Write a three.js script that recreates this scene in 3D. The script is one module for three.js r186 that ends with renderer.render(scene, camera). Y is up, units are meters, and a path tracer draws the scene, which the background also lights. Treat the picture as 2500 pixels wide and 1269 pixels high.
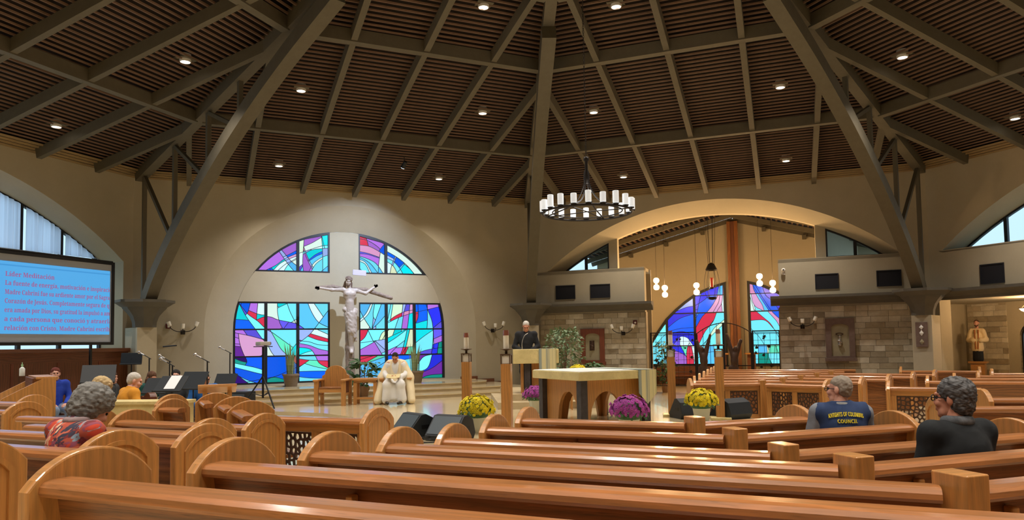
import * as THREE from 'three';
import { RoundedBoxGeometry } from 'three/addons/geometries/RoundedBoxGeometry.js';
import { mergeGeometries, toCreasedNormals } from 'three/addons/utils/BufferGeometryUtils.js';
import { ImprovedNoise } from 'three/addons/math/ImprovedNoise.js';
import { TextGeometry } from 'three/addons/geometries/TextGeometry.js';
import { FontLoader } from 'three/addons/loaders/FontLoader.js';
import { RectAreaLightUniformsLib } from 'three/addons/lights/RectAreaLightUniformsLib.js';

// ---------------------------------------------------------------- camera, sky, exposure
const scene = new THREE.Scene();
const EYE = 1.74, FOCAL = 1760, HORIZON = 742.5;              // focal length and optical centre in pixels of a 2500 x 1269 frame
const camera = new THREE.PerspectiveCamera(2 * Math.atan(HORIZON / FOCAL) * 180 / Math.PI, 2500 / (2 * HORIZON), 0.05, 200);
camera.setViewOffset(2500, 2 * HORIZON, 0, 0, 2500, 1269);
camera.position.set(0, EYE, 0);
camera.rotation.set(0.0558, 0, -0.0165, 'YXZ');
camera.updateMatrixWorld(); camera.updateProjectionMatrix();
const renderer = new THREE.WebGLRenderer({ antialias: true });
renderer.toneMapping = THREE.LinearToneMapping;
renderer.toneMappingExposure = 1.0;
renderer.shadowMap.enabled = true;
RectAreaLightUniformsLib.init();
scene.background = new THREE.Color().setRGB(0.76, 1.04, 1.22);   // even dusk sky, seen and felt only through the windows
const DOWNLIGHT = 47, DOWNLIGHT_COLOR = 0xfff3e6;               // candela of each ceiling spot

// ---------------------------------------------------------------- helpers
let seed = 7;
const rnd = () => { seed = (seed * 1664525 + 1013904223) >>> 0; return seed / 4294967296; };
const rr = (a, b) => a + (b - a) * rnd();
const noise = new ImprovedNoise();
const lerp = (a, b, t) => a + (b - a) * t;
const V = (x, y, Z) => new THREE.Vector3(x, y, -Z);            // plan: x right, Z away from the camera
const taken = new Map();
function numbered(n) { const k = taken.get(n) ?? 0; taken.set(n, k + 1); return k ? `${n}_${String(k).padStart(3, '0')}` : n; }
function tag(o, label, category, group) { o.userData.label = label; o.userData.category = category; if (group) o.userData.group = group; return o; }
function thing(name, label, category, pos = [0, 0, 0], turn = 0, group) {
  const g = new THREE.Group(); g.name = numbered(name); g.position.set(pos[0], pos[1], -pos[2]); g.rotation.y = -turn; scene.add(g);
  return tag(g, label, category, group);
}
function mk(name, geo, mat, parent) {
  const geos = Array.isArray(geo) ? (geo.length > 1 ? mergeGeometries(geo.map(plain)) : geo[0]) : geo;
  const m = new THREE.Mesh(geos, mat); m.castShadow = m.receiveShadow = true;
  m.name = parent ? name : numbered(name); (parent ?? scene).add(m); return m;
}
function struct(o) { o.userData.kind = 'structure'; return o; }
function structGroup(name, pos = [0, 0, 0], turn = 0) {
  const g = new THREE.Group(); g.name = numbered(name); g.position.set(pos[0], pos[1], -pos[2]); g.rotation.y = -turn; scene.add(g); return struct(g);
}
function plain(g) {                                            // same attributes everywhere, so that geometries merge
  let q = g.index ? g.toNonIndexed() : g;
  for (const k of Object.keys(q.attributes)) if (!['position', 'normal', 'uv'].includes(k)) q.deleteAttribute(k);
  if (!q.attributes.uv) q.setAttribute('uv', new THREE.BufferAttribute(new Float32Array(q.attributes.position.count * 2), 2));
  if (!q.attributes.normal) q.computeVertexNormals();
  return q;
}
// uv in metres by the way each face points; u runs along the grain axis
function uvm(g, grain = 0, ou = 0, ov = 0) {
  const q = plain(g), p = q.attributes.position, uv = q.attributes.uv;
  const a = new THREE.Vector3(), b = new THREE.Vector3(), c = new THREE.Vector3();
  for (let i = 0; i < p.count; i += 3) {
    a.fromBufferAttribute(p, i); b.fromBufferAttribute(p, i + 1); c.fromBufferAttribute(p, i + 2);
    const n = b.clone().sub(a).cross(c.clone().sub(a)), w = [Math.abs(n.x), Math.abs(n.y), Math.abs(n.z)];
    const k = w[0] >= w[1] && w[0] >= w[2] ? 0 : w[1] >= w[2] ? 1 : 2;
    let [i0, i1] = [[1, 2], [0, 2], [0, 1]][k];
    if (i1 === grain) [i0, i1] = [i1, i0];
    for (let j = 0; j < 3; j++) uv.setXY(i + j, p.array[(i + j) * 3 + i0] + ou, p.array[(i + j) * 3 + i1] + ov);
  }
  return q;
}
const box = (w, h, d, x = 0, y = 0, z = 0, grain = 0) => uvm(new THREE.BoxGeometry(w, h, d).translate(x, y, z), grain, x * 0.7, z * 1.3);
const rbox = (w, h, d, x = 0, y = 0, z = 0, r = 0.008, grain = 0) => uvm(new RoundedBoxGeometry(w, h, d, 2, Math.min(r, w / 2.1, h / 2.1, d / 2.1)).translate(x, y, z), grain, x * 0.7, z * 1.3);
const cyl = (r0, r1, h, x = 0, y = 0, z = 0, n = 20) => new THREE.CylinderGeometry(r1, r0, h, n).translate(x, y, z);
const sph = (r, x = 0, y = 0, z = 0, n = 16) => new THREE.SphereGeometry(r, n, Math.ceil(n * 0.7)).translate(x, y, z);
const lathe = (pts, n = 24) => new THREE.LatheGeometry(pts.map(([r, y]) => new THREE.Vector2(r, y)), n);
function bar(a, b, w, d = w) {                                 // a square bar from a to b (three.js vectors)
  const dir = b.clone().sub(a), L = dir.length();
  const g = new THREE.BoxGeometry(w, L, d);
  const q = new THREE.Quaternion().setFromUnitVectors(new THREE.Vector3(0, 1, 0), dir.normalize());
  return g.applyQuaternion(q).translate((a.x + b.x) / 2, (a.y + b.y) / 2, (a.z + b.z) / 2);
}
function rod(a, b, r, n = 8) {
  const dir = b.clone().sub(a), L = dir.length();
  const q = new THREE.Quaternion().setFromUnitVectors(new THREE.Vector3(0, 1, 0), dir.normalize());
  return new THREE.CylinderGeometry(r, r, L, n).applyQuaternion(q).translate((a.x + b.x) / 2, (a.y + b.y) / 2, (a.z + b.z) / 2);
}
const v3 = (x, y, z) => new THREE.Vector3(x, y, z);
const tube = (pts, r, seg = 24, n = 8) => new THREE.TubeGeometry(new THREE.CatmullRomCurve3(pts.map((p) => v3(...p))), seg, r, n);
function extrude(pts, depth, bevel = 0, holes = []) {
  const s = new THREE.Shape(pts.map(([x, y]) => new THREE.Vector2(x, y)));
  for (const h of holes) s.holes.push(new THREE.Path(h.map(([x, y]) => new THREE.Vector2(x, y))));
  return new THREE.ExtrudeGeometry(s, { depth, bevelEnabled: bevel > 0, bevelSize: bevel, bevelThickness: bevel, bevelSegments: 2, curveSegments: 12 });
}
// ribbon of quads between two polylines of equal length (points as [x, y, z])
function ruled(A, B, closed = false) {
  const pos = [], uv = [], n = A.length, m = closed ? n : n - 1; let run = 0;
  for (let i = 0; i < m; i++) {
    const j = (i + 1) % n, a = A[i], b = A[j], c = B[j], d = B[i];
    const L = Math.hypot(b[0] - a[0], b[1] - a[1], b[2] - a[2]), W = Math.hypot(d[0] - a[0], d[1] - a[1], d[2] - a[2]);
    pos.push(...a, ...b, ...c, ...a, ...c, ...d); uv.push(run, 0, run + L, 0, run + L, W, run, 0, run + L, W, run, W); run += L;
  }
  const g = new THREE.BufferGeometry();
  g.setAttribute('position', new THREE.Float32BufferAttribute(pos, 3)); g.setAttribute('uv', new THREE.Float32BufferAttribute(uv, 2));
  g.computeVertexNormals(); return toCreasedNormals(g, 0.6);
}
// ---------------------------------------------------------------- textures and materials
function dataTex(n, f, srgb = true, m = n) {
  const a = new Uint8Array(n * m * 4);
  for (let j = 0; j < m; j++) for (let i = 0; i < n; i++) {
    const c = f(i / n, j / m), k = (j * n + i) * 4;
    a[k] = c[0]; a[k + 1] = c[1]; a[k + 2] = c[2]; a[k + 3] = 255;
  }
  const t = new THREE.DataTexture(a, n, m); t.wrapS = t.wrapT = THREE.RepeatWrapping; t.magFilter = THREE.LinearFilter;
  t.minFilter = THREE.LinearMipmapLinearFilter; t.generateMipmaps = true; if (srgb) t.colorSpace = THREE.SRGBColorSpace; t.needsUpdate = true; return t;
}
function tn(x, y, px, py, s = 0) {                             // noise that repeats every px, py
  const f = (u, v) => noise.noise(u + s, v, s * 1.7), a = x / px, b = y / py;
  return lerp(lerp(f(x, y), f(x - px, y), a), lerp(f(x, y - py), f(x - px, y - py), a), b);
}
const clamp8 = (v) => Math.max(0, Math.min(255, Math.round(v)));
function woodTex(c, contrast, s) {                             // grain runs along u; one tile is 1.6 m by 0.5 m
  return dataTex(512, (u, v) => {
    const warp = tn(u * 3, v * 6, 3, 6, s) * 1.4;
    const ring = Math.sin((v * 9 + warp + tn(u * 2, v * 2, 2, 2, s + 3)) * Math.PI * 2);
    const fine = tn(u * 6, v * 90, 6, 90, s + 5), pore = Math.max(0, tn(u * 24, v * 150, 24, 150, s + 9) - 0.12);
    const k = 1 + contrast * (0.10 * ring * Math.abs(ring) + 0.13 * fine - 0.5 * pore + 0.12 * tn(u * 1, v * 3, 1, 3, s + 2));
    return [clamp8(c[0] * k), clamp8(c[1] * (k * 1.0 - 0.01 * ring)), clamp8(c[2] * (k - 0.02 * ring))];
  });
}
function mottle(c, amp, fr, s, tint = [1, 1, 1]) {
  return dataTex(256, (u, v) => {
    const k = amp * (tn(u * fr, v * fr, fr, fr, s) + 0.5 * tn(u * fr * 3, v * fr * 3, fr * 3, fr * 3, s + 4) + 0.4 * tn(u * fr * 9, v * fr * 9, fr * 9, fr * 9, s + 8));
    return [clamp8(c[0] + k * tint[0]), clamp8(c[1] + k * tint[1]), clamp8(c[2] + k * tint[2])];
  });
}
const rep = (t, u, v) => { t.repeat.set(u, v); return t; };
const std = (o) => new THREE.MeshStandardMaterial(o);
const phy = (o) => new THREE.MeshPhysicalMaterial(o);
const woodLight = rep(woodTex([186, 131, 70], 0.6, 1), 1 / 1.6, 2);
const woodMid = rep(woodTex([136, 86, 44], 1.2, 12), 1 / 1.6, 2);
const woodDark = rep(woodTex([112, 66, 40], 1, 21), 1 / 1.6, 2);
const M = {
  oak: phy({ map: woodLight, roughness: 0.42, clearcoat: 0.35, clearcoatRoughness: 0.18 }),
  oakDark: phy({ map: woodMid, roughness: 0.42, clearcoat: 0.3, clearcoatRoughness: 0.2 }),
  oakRail: phy({ map: rep(woodTex([172, 112, 62], 0.7, 31), 1 / 1.6, 2), roughness: 0.33, clearcoat: 0.6, clearcoatRoughness: 0.12 }),
  walnut: std({ map: woodDark, roughness: 0.5 }),
  paint: std({ map: rep(mottle([176, 166, 142], 4, 4, 3), 0.5, 0.5), roughness: 0.93 }),
  beam: std({ map: rep(mottle([92, 85, 68], 6, 5, 8), 1, 1), roughness: 0.75 }),
  slat: std({ map: rep(woodTex([116, 90, 70], 0.9, 41), 1 / 1.6, 2), roughness: 0.7 }),
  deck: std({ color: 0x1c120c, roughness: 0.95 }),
  fascia: std({ map: rep(woodTex([156, 132, 90], 0.5, 44), 1 / 1.6, 2), roughness: 0.7 }),
  capital: std({ map: rep(mottle([92, 88, 78], 8, 5, 9), 0.8, 0.8), roughness: 0.8 }),
  iron: std({ color: 0x2a2420, roughness: 0.55, metalness: 0.5 }),
  bronze: std({ map: rep(mottle([78, 58, 46], 10, 6, 10), 1, 1), roughness: 0.5, metalness: 0.4 }),
  blackMetal: std({ color: 0x17181a, roughness: 0.45, metalness: 0.3 }),
  blackPlastic: std({ color: 0x1d2328, roughness: 0.55 }),
  greyPlastic: std({ color: 0x46525a, roughness: 0.5 }),
  silver: std({ color: 0xb9b4ae, roughness: 0.32, metalness: 0.85 }),
  white: std({ color: 0xe8e6e0, roughness: 0.6 }),
  floor: phy({ map: rep(mottle([205, 188, 150], 10, 5, 14, [1, 1, 0.9]), 0.4, 0.4), roughness: 0.2, clearcoat: 0.5, clearcoatRoughness: 0.08 }),
  stoneStep: std({ map: rep(mottle([186, 168, 132], 12, 6, 15), 0.6, 0.6), roughness: 0.5 }),
  marble: std({ map: rep(mottle([214, 198, 140], 22, 6, 16, [1, 1, 0.9]), 0.9, 0.9), roughness: 0.4 }),
  darkStone: std({ map: rep(mottle([58, 54, 56], 16, 9, 17), 1.2, 1.2), roughness: 0.45 }),
  frame: std({ color: 0x12161c, roughness: 0.5 }),
  came: std({ color: 0x15212a, roughness: 0.6 }),
  grille: std({ color: 0x12131c, roughness: 0.8 }),
  leaf: std({ map: rep(mottle([52, 92, 46], 18, 6, 18), 3, 3), roughness: 0.6, side: THREE.DoubleSide }),
  leafPale: std({ map: rep(mottle([118, 140, 104], 22, 6, 19), 3, 3), roughness: 0.6, side: THREE.DoubleSide }),
  leafSword: std({ map: rep(mottle([128, 140, 92], 34, 7, 20), 4, 2), roughness: 0.55, side: THREE.DoubleSide }),
  petalY: std({ color: 0xf2e21c, roughness: 0.75, side: THREE.DoubleSide }),
  petalP: std({ color: 0xb04aa6, roughness: 0.75, side: THREE.DoubleSide }),
  paper: std({ color: 0xf2f3f6, roughness: 0.8 }),
};
const tint = (m, c) => { const k = m.clone(); k.color = new THREE.Color(c); return k; };

// ---------------------------------------------------------------- the octagon
const CX = 1.024, CZ = 9.064, RAD = 16.011, TURN = -0.0265, AP = RAD * Math.cos(Math.PI / 8);
const facetAngle = (i) => TURN + (i + 0.5) * Math.PI / 4;
const cornerAngle = (i) => TURN + i * Math.PI / 4;
const facetPos = (i, a = AP) => [CX + a * Math.sin(facetAngle(i)), 0, CZ + a * Math.cos(facetAngle(i))];
const HALF = AP * Math.tan(Math.PI / 8);                        // half the length of a wall
const hipY = (r) => 6.43 + 0.206 * (15.55 - r);                 // underside of the hip beams, by distance from the centre
const roofY = (a) => hipY(a / Math.cos(Math.PI / 8)) + 0.28;    // underside of the slats, by distance from the centre
// a point of facet i given along the wall (s), up (y) and into the room (d): plan coordinates
function onFacet(i, s, y, d = 0) {
  const a = facetAngle(i);
  return [CX + (AP - d) * Math.sin(a) + s * Math.cos(a), y, CZ + (AP - d) * Math.cos(a) - s * Math.sin(a)];
}
const RAMP_A = [0.403, 0.915, 5.045], RAMP_B = [-0.309, 0.951, 3.907];
const floorY = (x, Z) => 0.123 * (1 - Math.max(0, Math.min(1, (Z - 10.9) / 1.8))) + 0.0747 * Math.max(0, RAMP_A[2] - x * RAMP_A[0] - Z * RAMP_A[1], RAMP_B[2] - x * RAMP_B[0] - Z * RAMP_B[1]);
// leaded glass: cut curves and pane tints, in metres on the window plane (along the wall, up)
const GLASS = {
  LL: { cuts: [[-3.3,3.12,-3.1,2.73,-2.82,2.32,-2.63,2.04,-2.55,1.95],[-3.29,3.11,-3.04,2.79,-2.76,2.58,-2.56,2.38,-2.21,2.12,-1.75,1.78],[-3.24,3.16,-3.3,2.62],[-2.97,3.18,-3.05,2.86,-3.09,2.8],[-2.76,3.17,-2.79,2.82,-2.8,2.62],[-3.42,2.64,-3.02,2.61],[-3.07,2.93,-2.91,2.86,-2.77,2.8],[-2.82,2.61,-2.57,2.72,-2.38,2.71,-2.19,2.63,-1.87,2.56,-1.62,2.5,-1.43,2.38,-1.3,2.28],[-2.81,2.81,-2.57,2.77,-2.38,2.82,-2.16,2.93],[-2.19,3.18,-2.18,2.82,-2.11,2.51,-1.96,2.25,-1.79,2.07],[-2.18,2.99,-1.96,3.1,-1.85,3.15],[-2.17,3.03,-1.96,2.82,-1.67,2.57],[-1.91,3.16,-1.81,2.87,-1.67,2.58],[-1.81,2.52,-1.62,2.64,-1.45,2.73,-1.18,2.87],[-1.55,3.06,-1.33,2.77],[-1.28,3.17,-1.17,2.89,-0.95,2.55,-0.63,2.38],[-1.1,3.17,-0.8,2.72],[-0.65,2.91,-0.88,2.6,-1.04,2.38,-1.23,2.15,-1.56,1.89],[-1.47,2.73,-1.27,2.53,-1.04,2.35,-0.63,2.15],[-1.23,2.2,-1.01,2.13,-0.63,2.01],[-1.3,2.12,-1.01,2.0,-0.63,1.91],[-1.56,1.97,-1.23,1.93,-0.97,1.84,-0.63,1.81],[-1.56,1.89,-1.23,1.82,-0.93,1.7,-0.63,1.63],[-1.56,1.76,-1.34,1.74,-1.17,1.68,-1.04,1.48,-0.93,1.26,-0.63,1.08],[-1.56,1.51,-1.34,1.6,-1.13,1.65],[-1.56,1.41,-1.27,1.36,-0.99,1.34,-0.63,1.32],[-1.56,1.13,-1.24,1.35],[-1.38,1.26,-1.06,1.15,-0.63,1.05],[-1.56,1.01,-1.12,1.01,-0.63,1.0],[-1.56,0.85,-1.23,0.8,-0.88,0.78,-0.63,0.78],[-2.51,2.02,-2.25,1.97,-1.92,1.93],[-2.51,2.33,-2.31,2.21,-2.19,2.12],[-2.34,2.22,-2.02,2.39],[-2.23,2.11,-2.11,2.21,-1.98,2.38],[-2.46,1.77,-2.29,1.99,-2.17,2.12],[-2.22,1.97,-2.08,1.72,-1.94,1.57],[-2.46,1.82,-2.33,1.58,-2.1,1.35,-1.94,1.38],[-2.13,2.21,-1.87,2.12,-1.6,2.02],[-1.79,1.77,-1.6,1.94],[-1.82,1.5,-1.77,1.67,-1.63,1.87],[-2.66,1.52,-2.56,1.62,-2.36,1.63],[-3.13,1.25,-2.83,1.47,-2.61,1.54],[-3.32,2.24,-3.28,1.92,-3.17,1.59,-3.07,1.36,-3.12,1.25],[-3.46,2.24,-3.01,2.14,-2.6,2.02],[-3.46,2.12,-3.28,2.05,-2.83,1.86],[-3.07,2.16,-2.86,1.85],[-3.3,1.89,-2.85,1.85],[-3.26,1.81,-2.83,1.75],[-3.46,1.33,-3.11,1.24,-2.83,1.17,-2.56,1.08,-2.25,1.01,-1.93,0.99],[-3.46,1.2,-3.11,1.1,-2.7,0.98,-2.25,0.89,-1.99,0.82],[-3.46,1.48,-3.25,1.38,-3.06,1.33],[-3.46,1.07,-3.21,0.85,-2.99,0.67],[-3.27,0.91,-2.99,0.77,-2.66,0.66],[-2.52,0.83,-2.25,0.88,-1.97,0.99],[-2.52,0.79,-2.29,0.86,-1.95,0.77]],
    tints: [[-3.29,2.93,"v"],[-3.14,3.03,"b"],[-3.22,2.75,"t"],[-2.89,3.04,"p"],[-2.93,2.8,"r"],[-2.67,2.99,"w"],[-2.36,3.0,"w"],[-2.71,2.74,"t"],[-2.3,2.8,"t"],[-2.65,2.66,"r"],[-2.38,2.67,"r"],[-3.34,2.54,"c"],[-3.19,2.5,"b"],[-2.97,2.47,"p"],[-3.34,2.71,"a"],[-3.37,2.41,"a"],[-2.91,2.56,"a"],[-2.71,2.3,"a"],[-2.38,2.47,"p"],[-2.29,2.32,"p"],[-1.96,2.38,"v"],[-1.75,2.45,"v"],[-1.77,2.16,"v"],[-1.98,3.04,"t"],[-2.09,2.82,"a"],[-1.92,2.71,"a"],[-1.77,2.93,"a"],[-1.7,2.56,"w"],[-1.45,2.53,"w"],[-1.45,2.93,"s"],[-1.53,2.82,"y"],[-1.43,2.87,"y"],[-1.23,2.62,"s"],[-1.25,3.0,"s"],[-0.9,2.94,"a"],[-1.01,2.69,"a"],[-1.01,2.8,"w"],[-0.84,2.42,"a"],[-0.75,2.64,"s"],[-1.23,2.27,"l"],[-1.43,2.07,"l"],[-1.49,2.27,"v"],[-0.88,2.11,"w"],[-0.95,2.04,"r"],[-1.01,1.95,"a"],[-1.12,1.84,"a"],[-1.23,1.8,"p"],[-0.84,1.73,"a"],[-0.84,1.55,"p"],[-0.93,1.39,"p"],[-1.34,1.67,"t"],[-1.27,1.44,"a"],[-1.45,1.34,"r"],[-0.8,1.23,"r"],[-1.1,1.26,"m"],[-1.48,1.23,"b"],[-1.38,1.09,"a"],[-0.91,1.06,"a"],[-1.12,0.91,"b"],[-1.23,0.71,"a"],[-2.42,2.14,"a"],[-2.17,2.27,"l"],[-2.04,2.32,"p"],[-1.92,2.03,"a"],[-2.13,1.99,"v"],[-2.38,1.95,"a"],[-2.29,1.88,"l"],[-2.21,1.73,"s"],[-2.0,1.81,"m"],[-1.7,1.67,"t"],[-2.08,1.46,"a"],[-2.42,1.69,"w"],[-2.29,1.45,"b"],[-2.19,1.16,"b"],[-2.29,0.97,"a"],[-2.21,0.75,"g"],[-2.37,0.88,"b"],[-3.01,2.21,"v"],[-2.89,2.06,"y"],[-3.16,2.09,"a"],[-3.38,2.17,"p"],[-3.36,1.96,"p"],[-3.36,1.7,"n"],[-3.21,1.47,"d"],[-3.11,1.87,"b"],[-3.05,1.98,"l"],[-2.71,1.95,"l"],[-2.75,1.84,"k"],[-3.05,1.66,"a"],[-2.67,1.67,"r"],[-2.91,1.31,"b"],[-2.69,1.37,"b"],[-3.33,1.38,"g"],[-3.25,1.24,"a"],[-2.91,1.13,"a"],[-2.66,1.04,"a"],[-3.33,1.13,"g"],[-3.01,0.97,"b"],[-2.7,0.83,"b"],[-3.27,0.78,"d"],[-3.03,0.78,"a"],[-2.08,1.07,"b"]] },
  UL: { cuts: [[-2.58,4.31,-2.28,4.5,-2.04,4.57,-1.58,4.82],[-2.54,4.15,-2.22,4.33,-2.0,4.51,-1.58,4.72],[-2.34,4.13,-2.08,4.4,-1.58,4.64],[-2.22,4.11,-1.95,4.36,-1.79,4.45,-1.58,4.59],[-2.12,4.72,-1.87,4.36,-1.66,4.11],[-2.04,4.77,-1.78,4.46,-1.58,4.3],[-2.52,4.36,-2.36,4.11],[-2.49,4.38,-2.28,4.12],[-2.01,4.12,-1.85,4.37,-1.58,4.55],[-1.39,5.13,-1.42,4.68,-1.43,4.36,-1.4,4.12],[-1.4,4.93,-1.27,4.58,-1.13,4.32],[-1.42,4.87,-1.29,4.53,-1.16,4.27],[-1.56,4.71,-1.14,4.87,-0.82,4.98,-0.64,5.01],[-1.45,4.67,-1.14,4.84,-0.84,4.89,-0.64,4.91],[-1.41,4.93,-1.16,5.05,-0.82,5.27],[-1.16,5.18,-1.17,4.84],[-0.85,5.3,-0.82,4.9,-0.81,4.12],[-0.84,5.3,-0.77,4.98],[-1.18,4.87,-1.21,4.48],[-1.22,4.54,-1.03,4.7,-0.79,4.82],[-1.21,4.5,-0.99,4.65,-0.79,4.74],[-1.25,4.12,-1.1,4.41,-0.82,4.62,-0.64,4.69],[-1.19,4.12,-1.03,4.39,-0.79,4.59],[-0.89,4.13,-0.64,4.35],[-1.56,4.26,-1.4,4.4],[-1.52,4.13,-1.41,4.36]],
    tints: [[-1.77,4.86,"p"],[-1.75,4.74,"b"],[-1.73,4.63,"k"],[-2.08,4.51,"t"],[-2.22,4.46,"v"],[-2.28,4.39,"p"],[-2.04,4.4,"k"],[-2.08,4.25,"w"],[-1.97,4.62,"l"],[-1.87,4.47,"l"],[-1.73,4.5,"w"],[-1.75,4.3,"s"],[-1.91,4.26,"a"],[-1.66,4.18,"a"],[-2.42,4.26,"a"],[-2.56,4.19,"v"],[-2.28,4.29,"t"],[-2.46,4.2,"b"],[-1.48,4.92,"y"],[-1.48,4.53,"w"],[-1.29,5.04,"p"],[-1.27,4.94,"r"],[-1.01,5.11,"k"],[-0.99,4.96,"w"],[-0.75,5.17,"t"],[-0.75,4.96,"a"],[-1.03,4.78,"t"],[-1.29,4.75,"l"],[-1.31,4.86,"k"],[-1.03,4.65,"b"],[-1.29,4.32,"p"],[-1.33,4.49,"p"],[-1.2,4.38,"l"],[-0.99,4.59,"s"],[-1.03,4.48,"w"],[-0.93,4.33,"a"],[-0.78,4.77,"l"],[-0.73,4.51,"a"],[-0.73,4.22,"s"],[-1.48,4.31,"v"],[-1.46,4.2,"s"],[-1.37,4.73,"a"]] },
  UR: { cuts: [[0.29,5.06,0.66,5.03,0.95,4.9,1.25,4.72],[0.29,5.27,0.59,5.23,0.91,5.06,1.16,4.84],[0.59,5.29,0.68,4.96,0.82,4.5],[1.19,5.13,1.02,4.91,0.7,4.32],[1.05,4.85,0.99,4.43,0.97,4.12],[0.29,4.85,0.61,4.8,0.94,4.7],[0.28,4.77,0.61,4.76,0.94,4.67],[0.28,4.71,0.61,4.62,0.9,4.47,1.15,4.13],[0.33,4.67,0.68,4.49,0.99,4.12],[0.28,4.6,0.54,4.51,0.78,4.12],[0.31,4.54,0.54,4.44,0.71,4.12],[0.31,4.34,0.55,4.11],[1.25,4.89,1.6,4.7,1.92,4.46,2.24,4.1],[1.25,4.77,1.57,4.61],[1.25,4.66,1.48,4.56,1.71,4.31,1.82,4.12],[1.25,4.55,1.48,4.4,1.63,4.12],[1.59,4.83,1.43,4.44,1.36,4.12],[1.62,4.81,1.46,4.4],[1.94,4.61,1.66,4.33],[1.94,4.58,1.73,4.31,1.59,4.17],[1.85,4.48,2.09,4.28,2.21,4.11]],
    tints: [[0.41,5.15,"r"],[0.54,5.07,"r"],[0.86,5.06,"p"],[0.81,4.97,"k"],[1.06,4.84,"k"],[1.13,4.93,"b"],[0.5,4.95,"s"],[0.86,4.86,"a"],[0.5,4.82,"v"],[0.84,4.63,"p"],[0.54,4.71,"w"],[0.5,4.62,"a"],[0.95,4.61,"l"],[1.11,4.5,"w"],[0.72,4.53,"a"],[0.86,4.38,"s"],[0.54,4.48,"w"],[0.45,4.37,"a"],[0.4,4.19,"s"],[1.04,4.25,"s"],[1.39,4.85,"b"],[1.53,4.83,"p"],[1.39,4.67,"l"],[1.36,4.6,"a"],[1.5,4.63,"l"],[1.34,4.39,"w"],[1.45,4.24,"y"],[1.55,4.26,"k"],[1.66,4.54,"b"],[1.8,4.45,"s"],[1.59,4.4,"a"],[1.92,4.27,"t"],[2.04,4.37,"w"],[2.16,4.33,"p"],[1.71,4.2,"a"]] },
  LR: { cuts: [[0.29,3.08,0.51,2.65,0.74,2.3,0.86,2.11],[0.79,3.16,0.64,2.81,0.29,2.48],[0.73,3.16,0.55,2.81,0.29,2.56],[0.85,3.16,0.8,2.73,0.87,2.61],[1.08,3.16,0.92,2.73,0.74,2.28],[1.24,2.81,0.96,2.5,0.72,2.29],[0.83,2.89,0.75,2.27],[0.28,1.86,0.51,2.04,0.65,2.32],[0.28,1.86,0.8,1.93,1.19,1.99,1.46,2.11,1.87,2.29],[0.28,1.61,0.63,1.79,0.88,1.93],[0.8,1.96,1.11,1.44],[0.85,1.94,1.25,1.58],[0.28,1.3,0.67,1.42,0.98,1.48],[0.4,1.15,0.98,1.47],[0.61,2.32,0.8,1.91],[0.88,2.5,0.89,2.11],[0.98,1.95,1.09,2.19,1.26,2.31],[1.09,1.95,1.3,2.28,1.47,2.32],[1.4,3.15,1.26,2.54],[1.46,3.15,1.38,2.64],[1.25,2.53,1.51,2.73,1.88,2.9,2.2,2.95],[1.25,2.5,1.6,2.67,1.87,2.77,2.2,2.87],[1.91,3.16,1.83,2.86,1.73,2.24],[1.8,3.16,1.76,2.81],[2.04,3.16,2.0,2.77,1.93,2.29,1.76,1.61,1.67,1.42],[1.61,2.58,1.49,2.24],[1.24,1.84,1.55,2.03,1.87,2.26],[1.29,1.44,1.59,1.74,1.8,1.9],[1.44,1.69,2.19,1.73],[2.02,1.94,1.72,1.43],[2.06,1.92,1.84,1.43],[1.94,1.94,1.88,1.68],[1.24,1.6,1.52,1.72],[2.31,3.16,2.31,2.69,2.19,2.44],[2.19,2.87,2.46,2.92,3.04,3.06],[2.19,2.81,2.68,2.91],[2.59,3.16,2.66,2.94,2.81,2.52,2.82,1.84,2.66,0.98],[2.64,3.16,2.63,2.44,2.5,1.57],[2.19,2.49,2.69,2.62],[2.18,1.82,2.5,2.06,2.89,2.31],[2.18,1.42,2.45,1.76,2.63,1.98],[2.81,2.32,3.14,2.58],[2.84,2.35,2.85,1.71],[2.8,1.95,3.18,2.11],[2.8,1.78,3.18,1.9],[2.46,1.63,2.85,1.68],[2.27,1.49,2.53,1.59,3.18,1.69],[2.27,1.12,2.49,1.38,2.82,1.46],[2.24,0.87,2.62,1.0,2.8,1.46],[2.31,0.82,2.79,1.0,3.17,1.26],[3.03,1.9,2.97,1.42,3.02,0.74],[2.31,0.62,2.61,0.75,3.17,0.79],[0.28,1.13,0.71,1.26,1.25,1.43],[0.46,0.83,0.85,1.05],[1.41,1.45,1.75,1.11,2.01,0.85],[1.46,1.18,1.75,1.28,2.18,1.36]],
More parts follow.
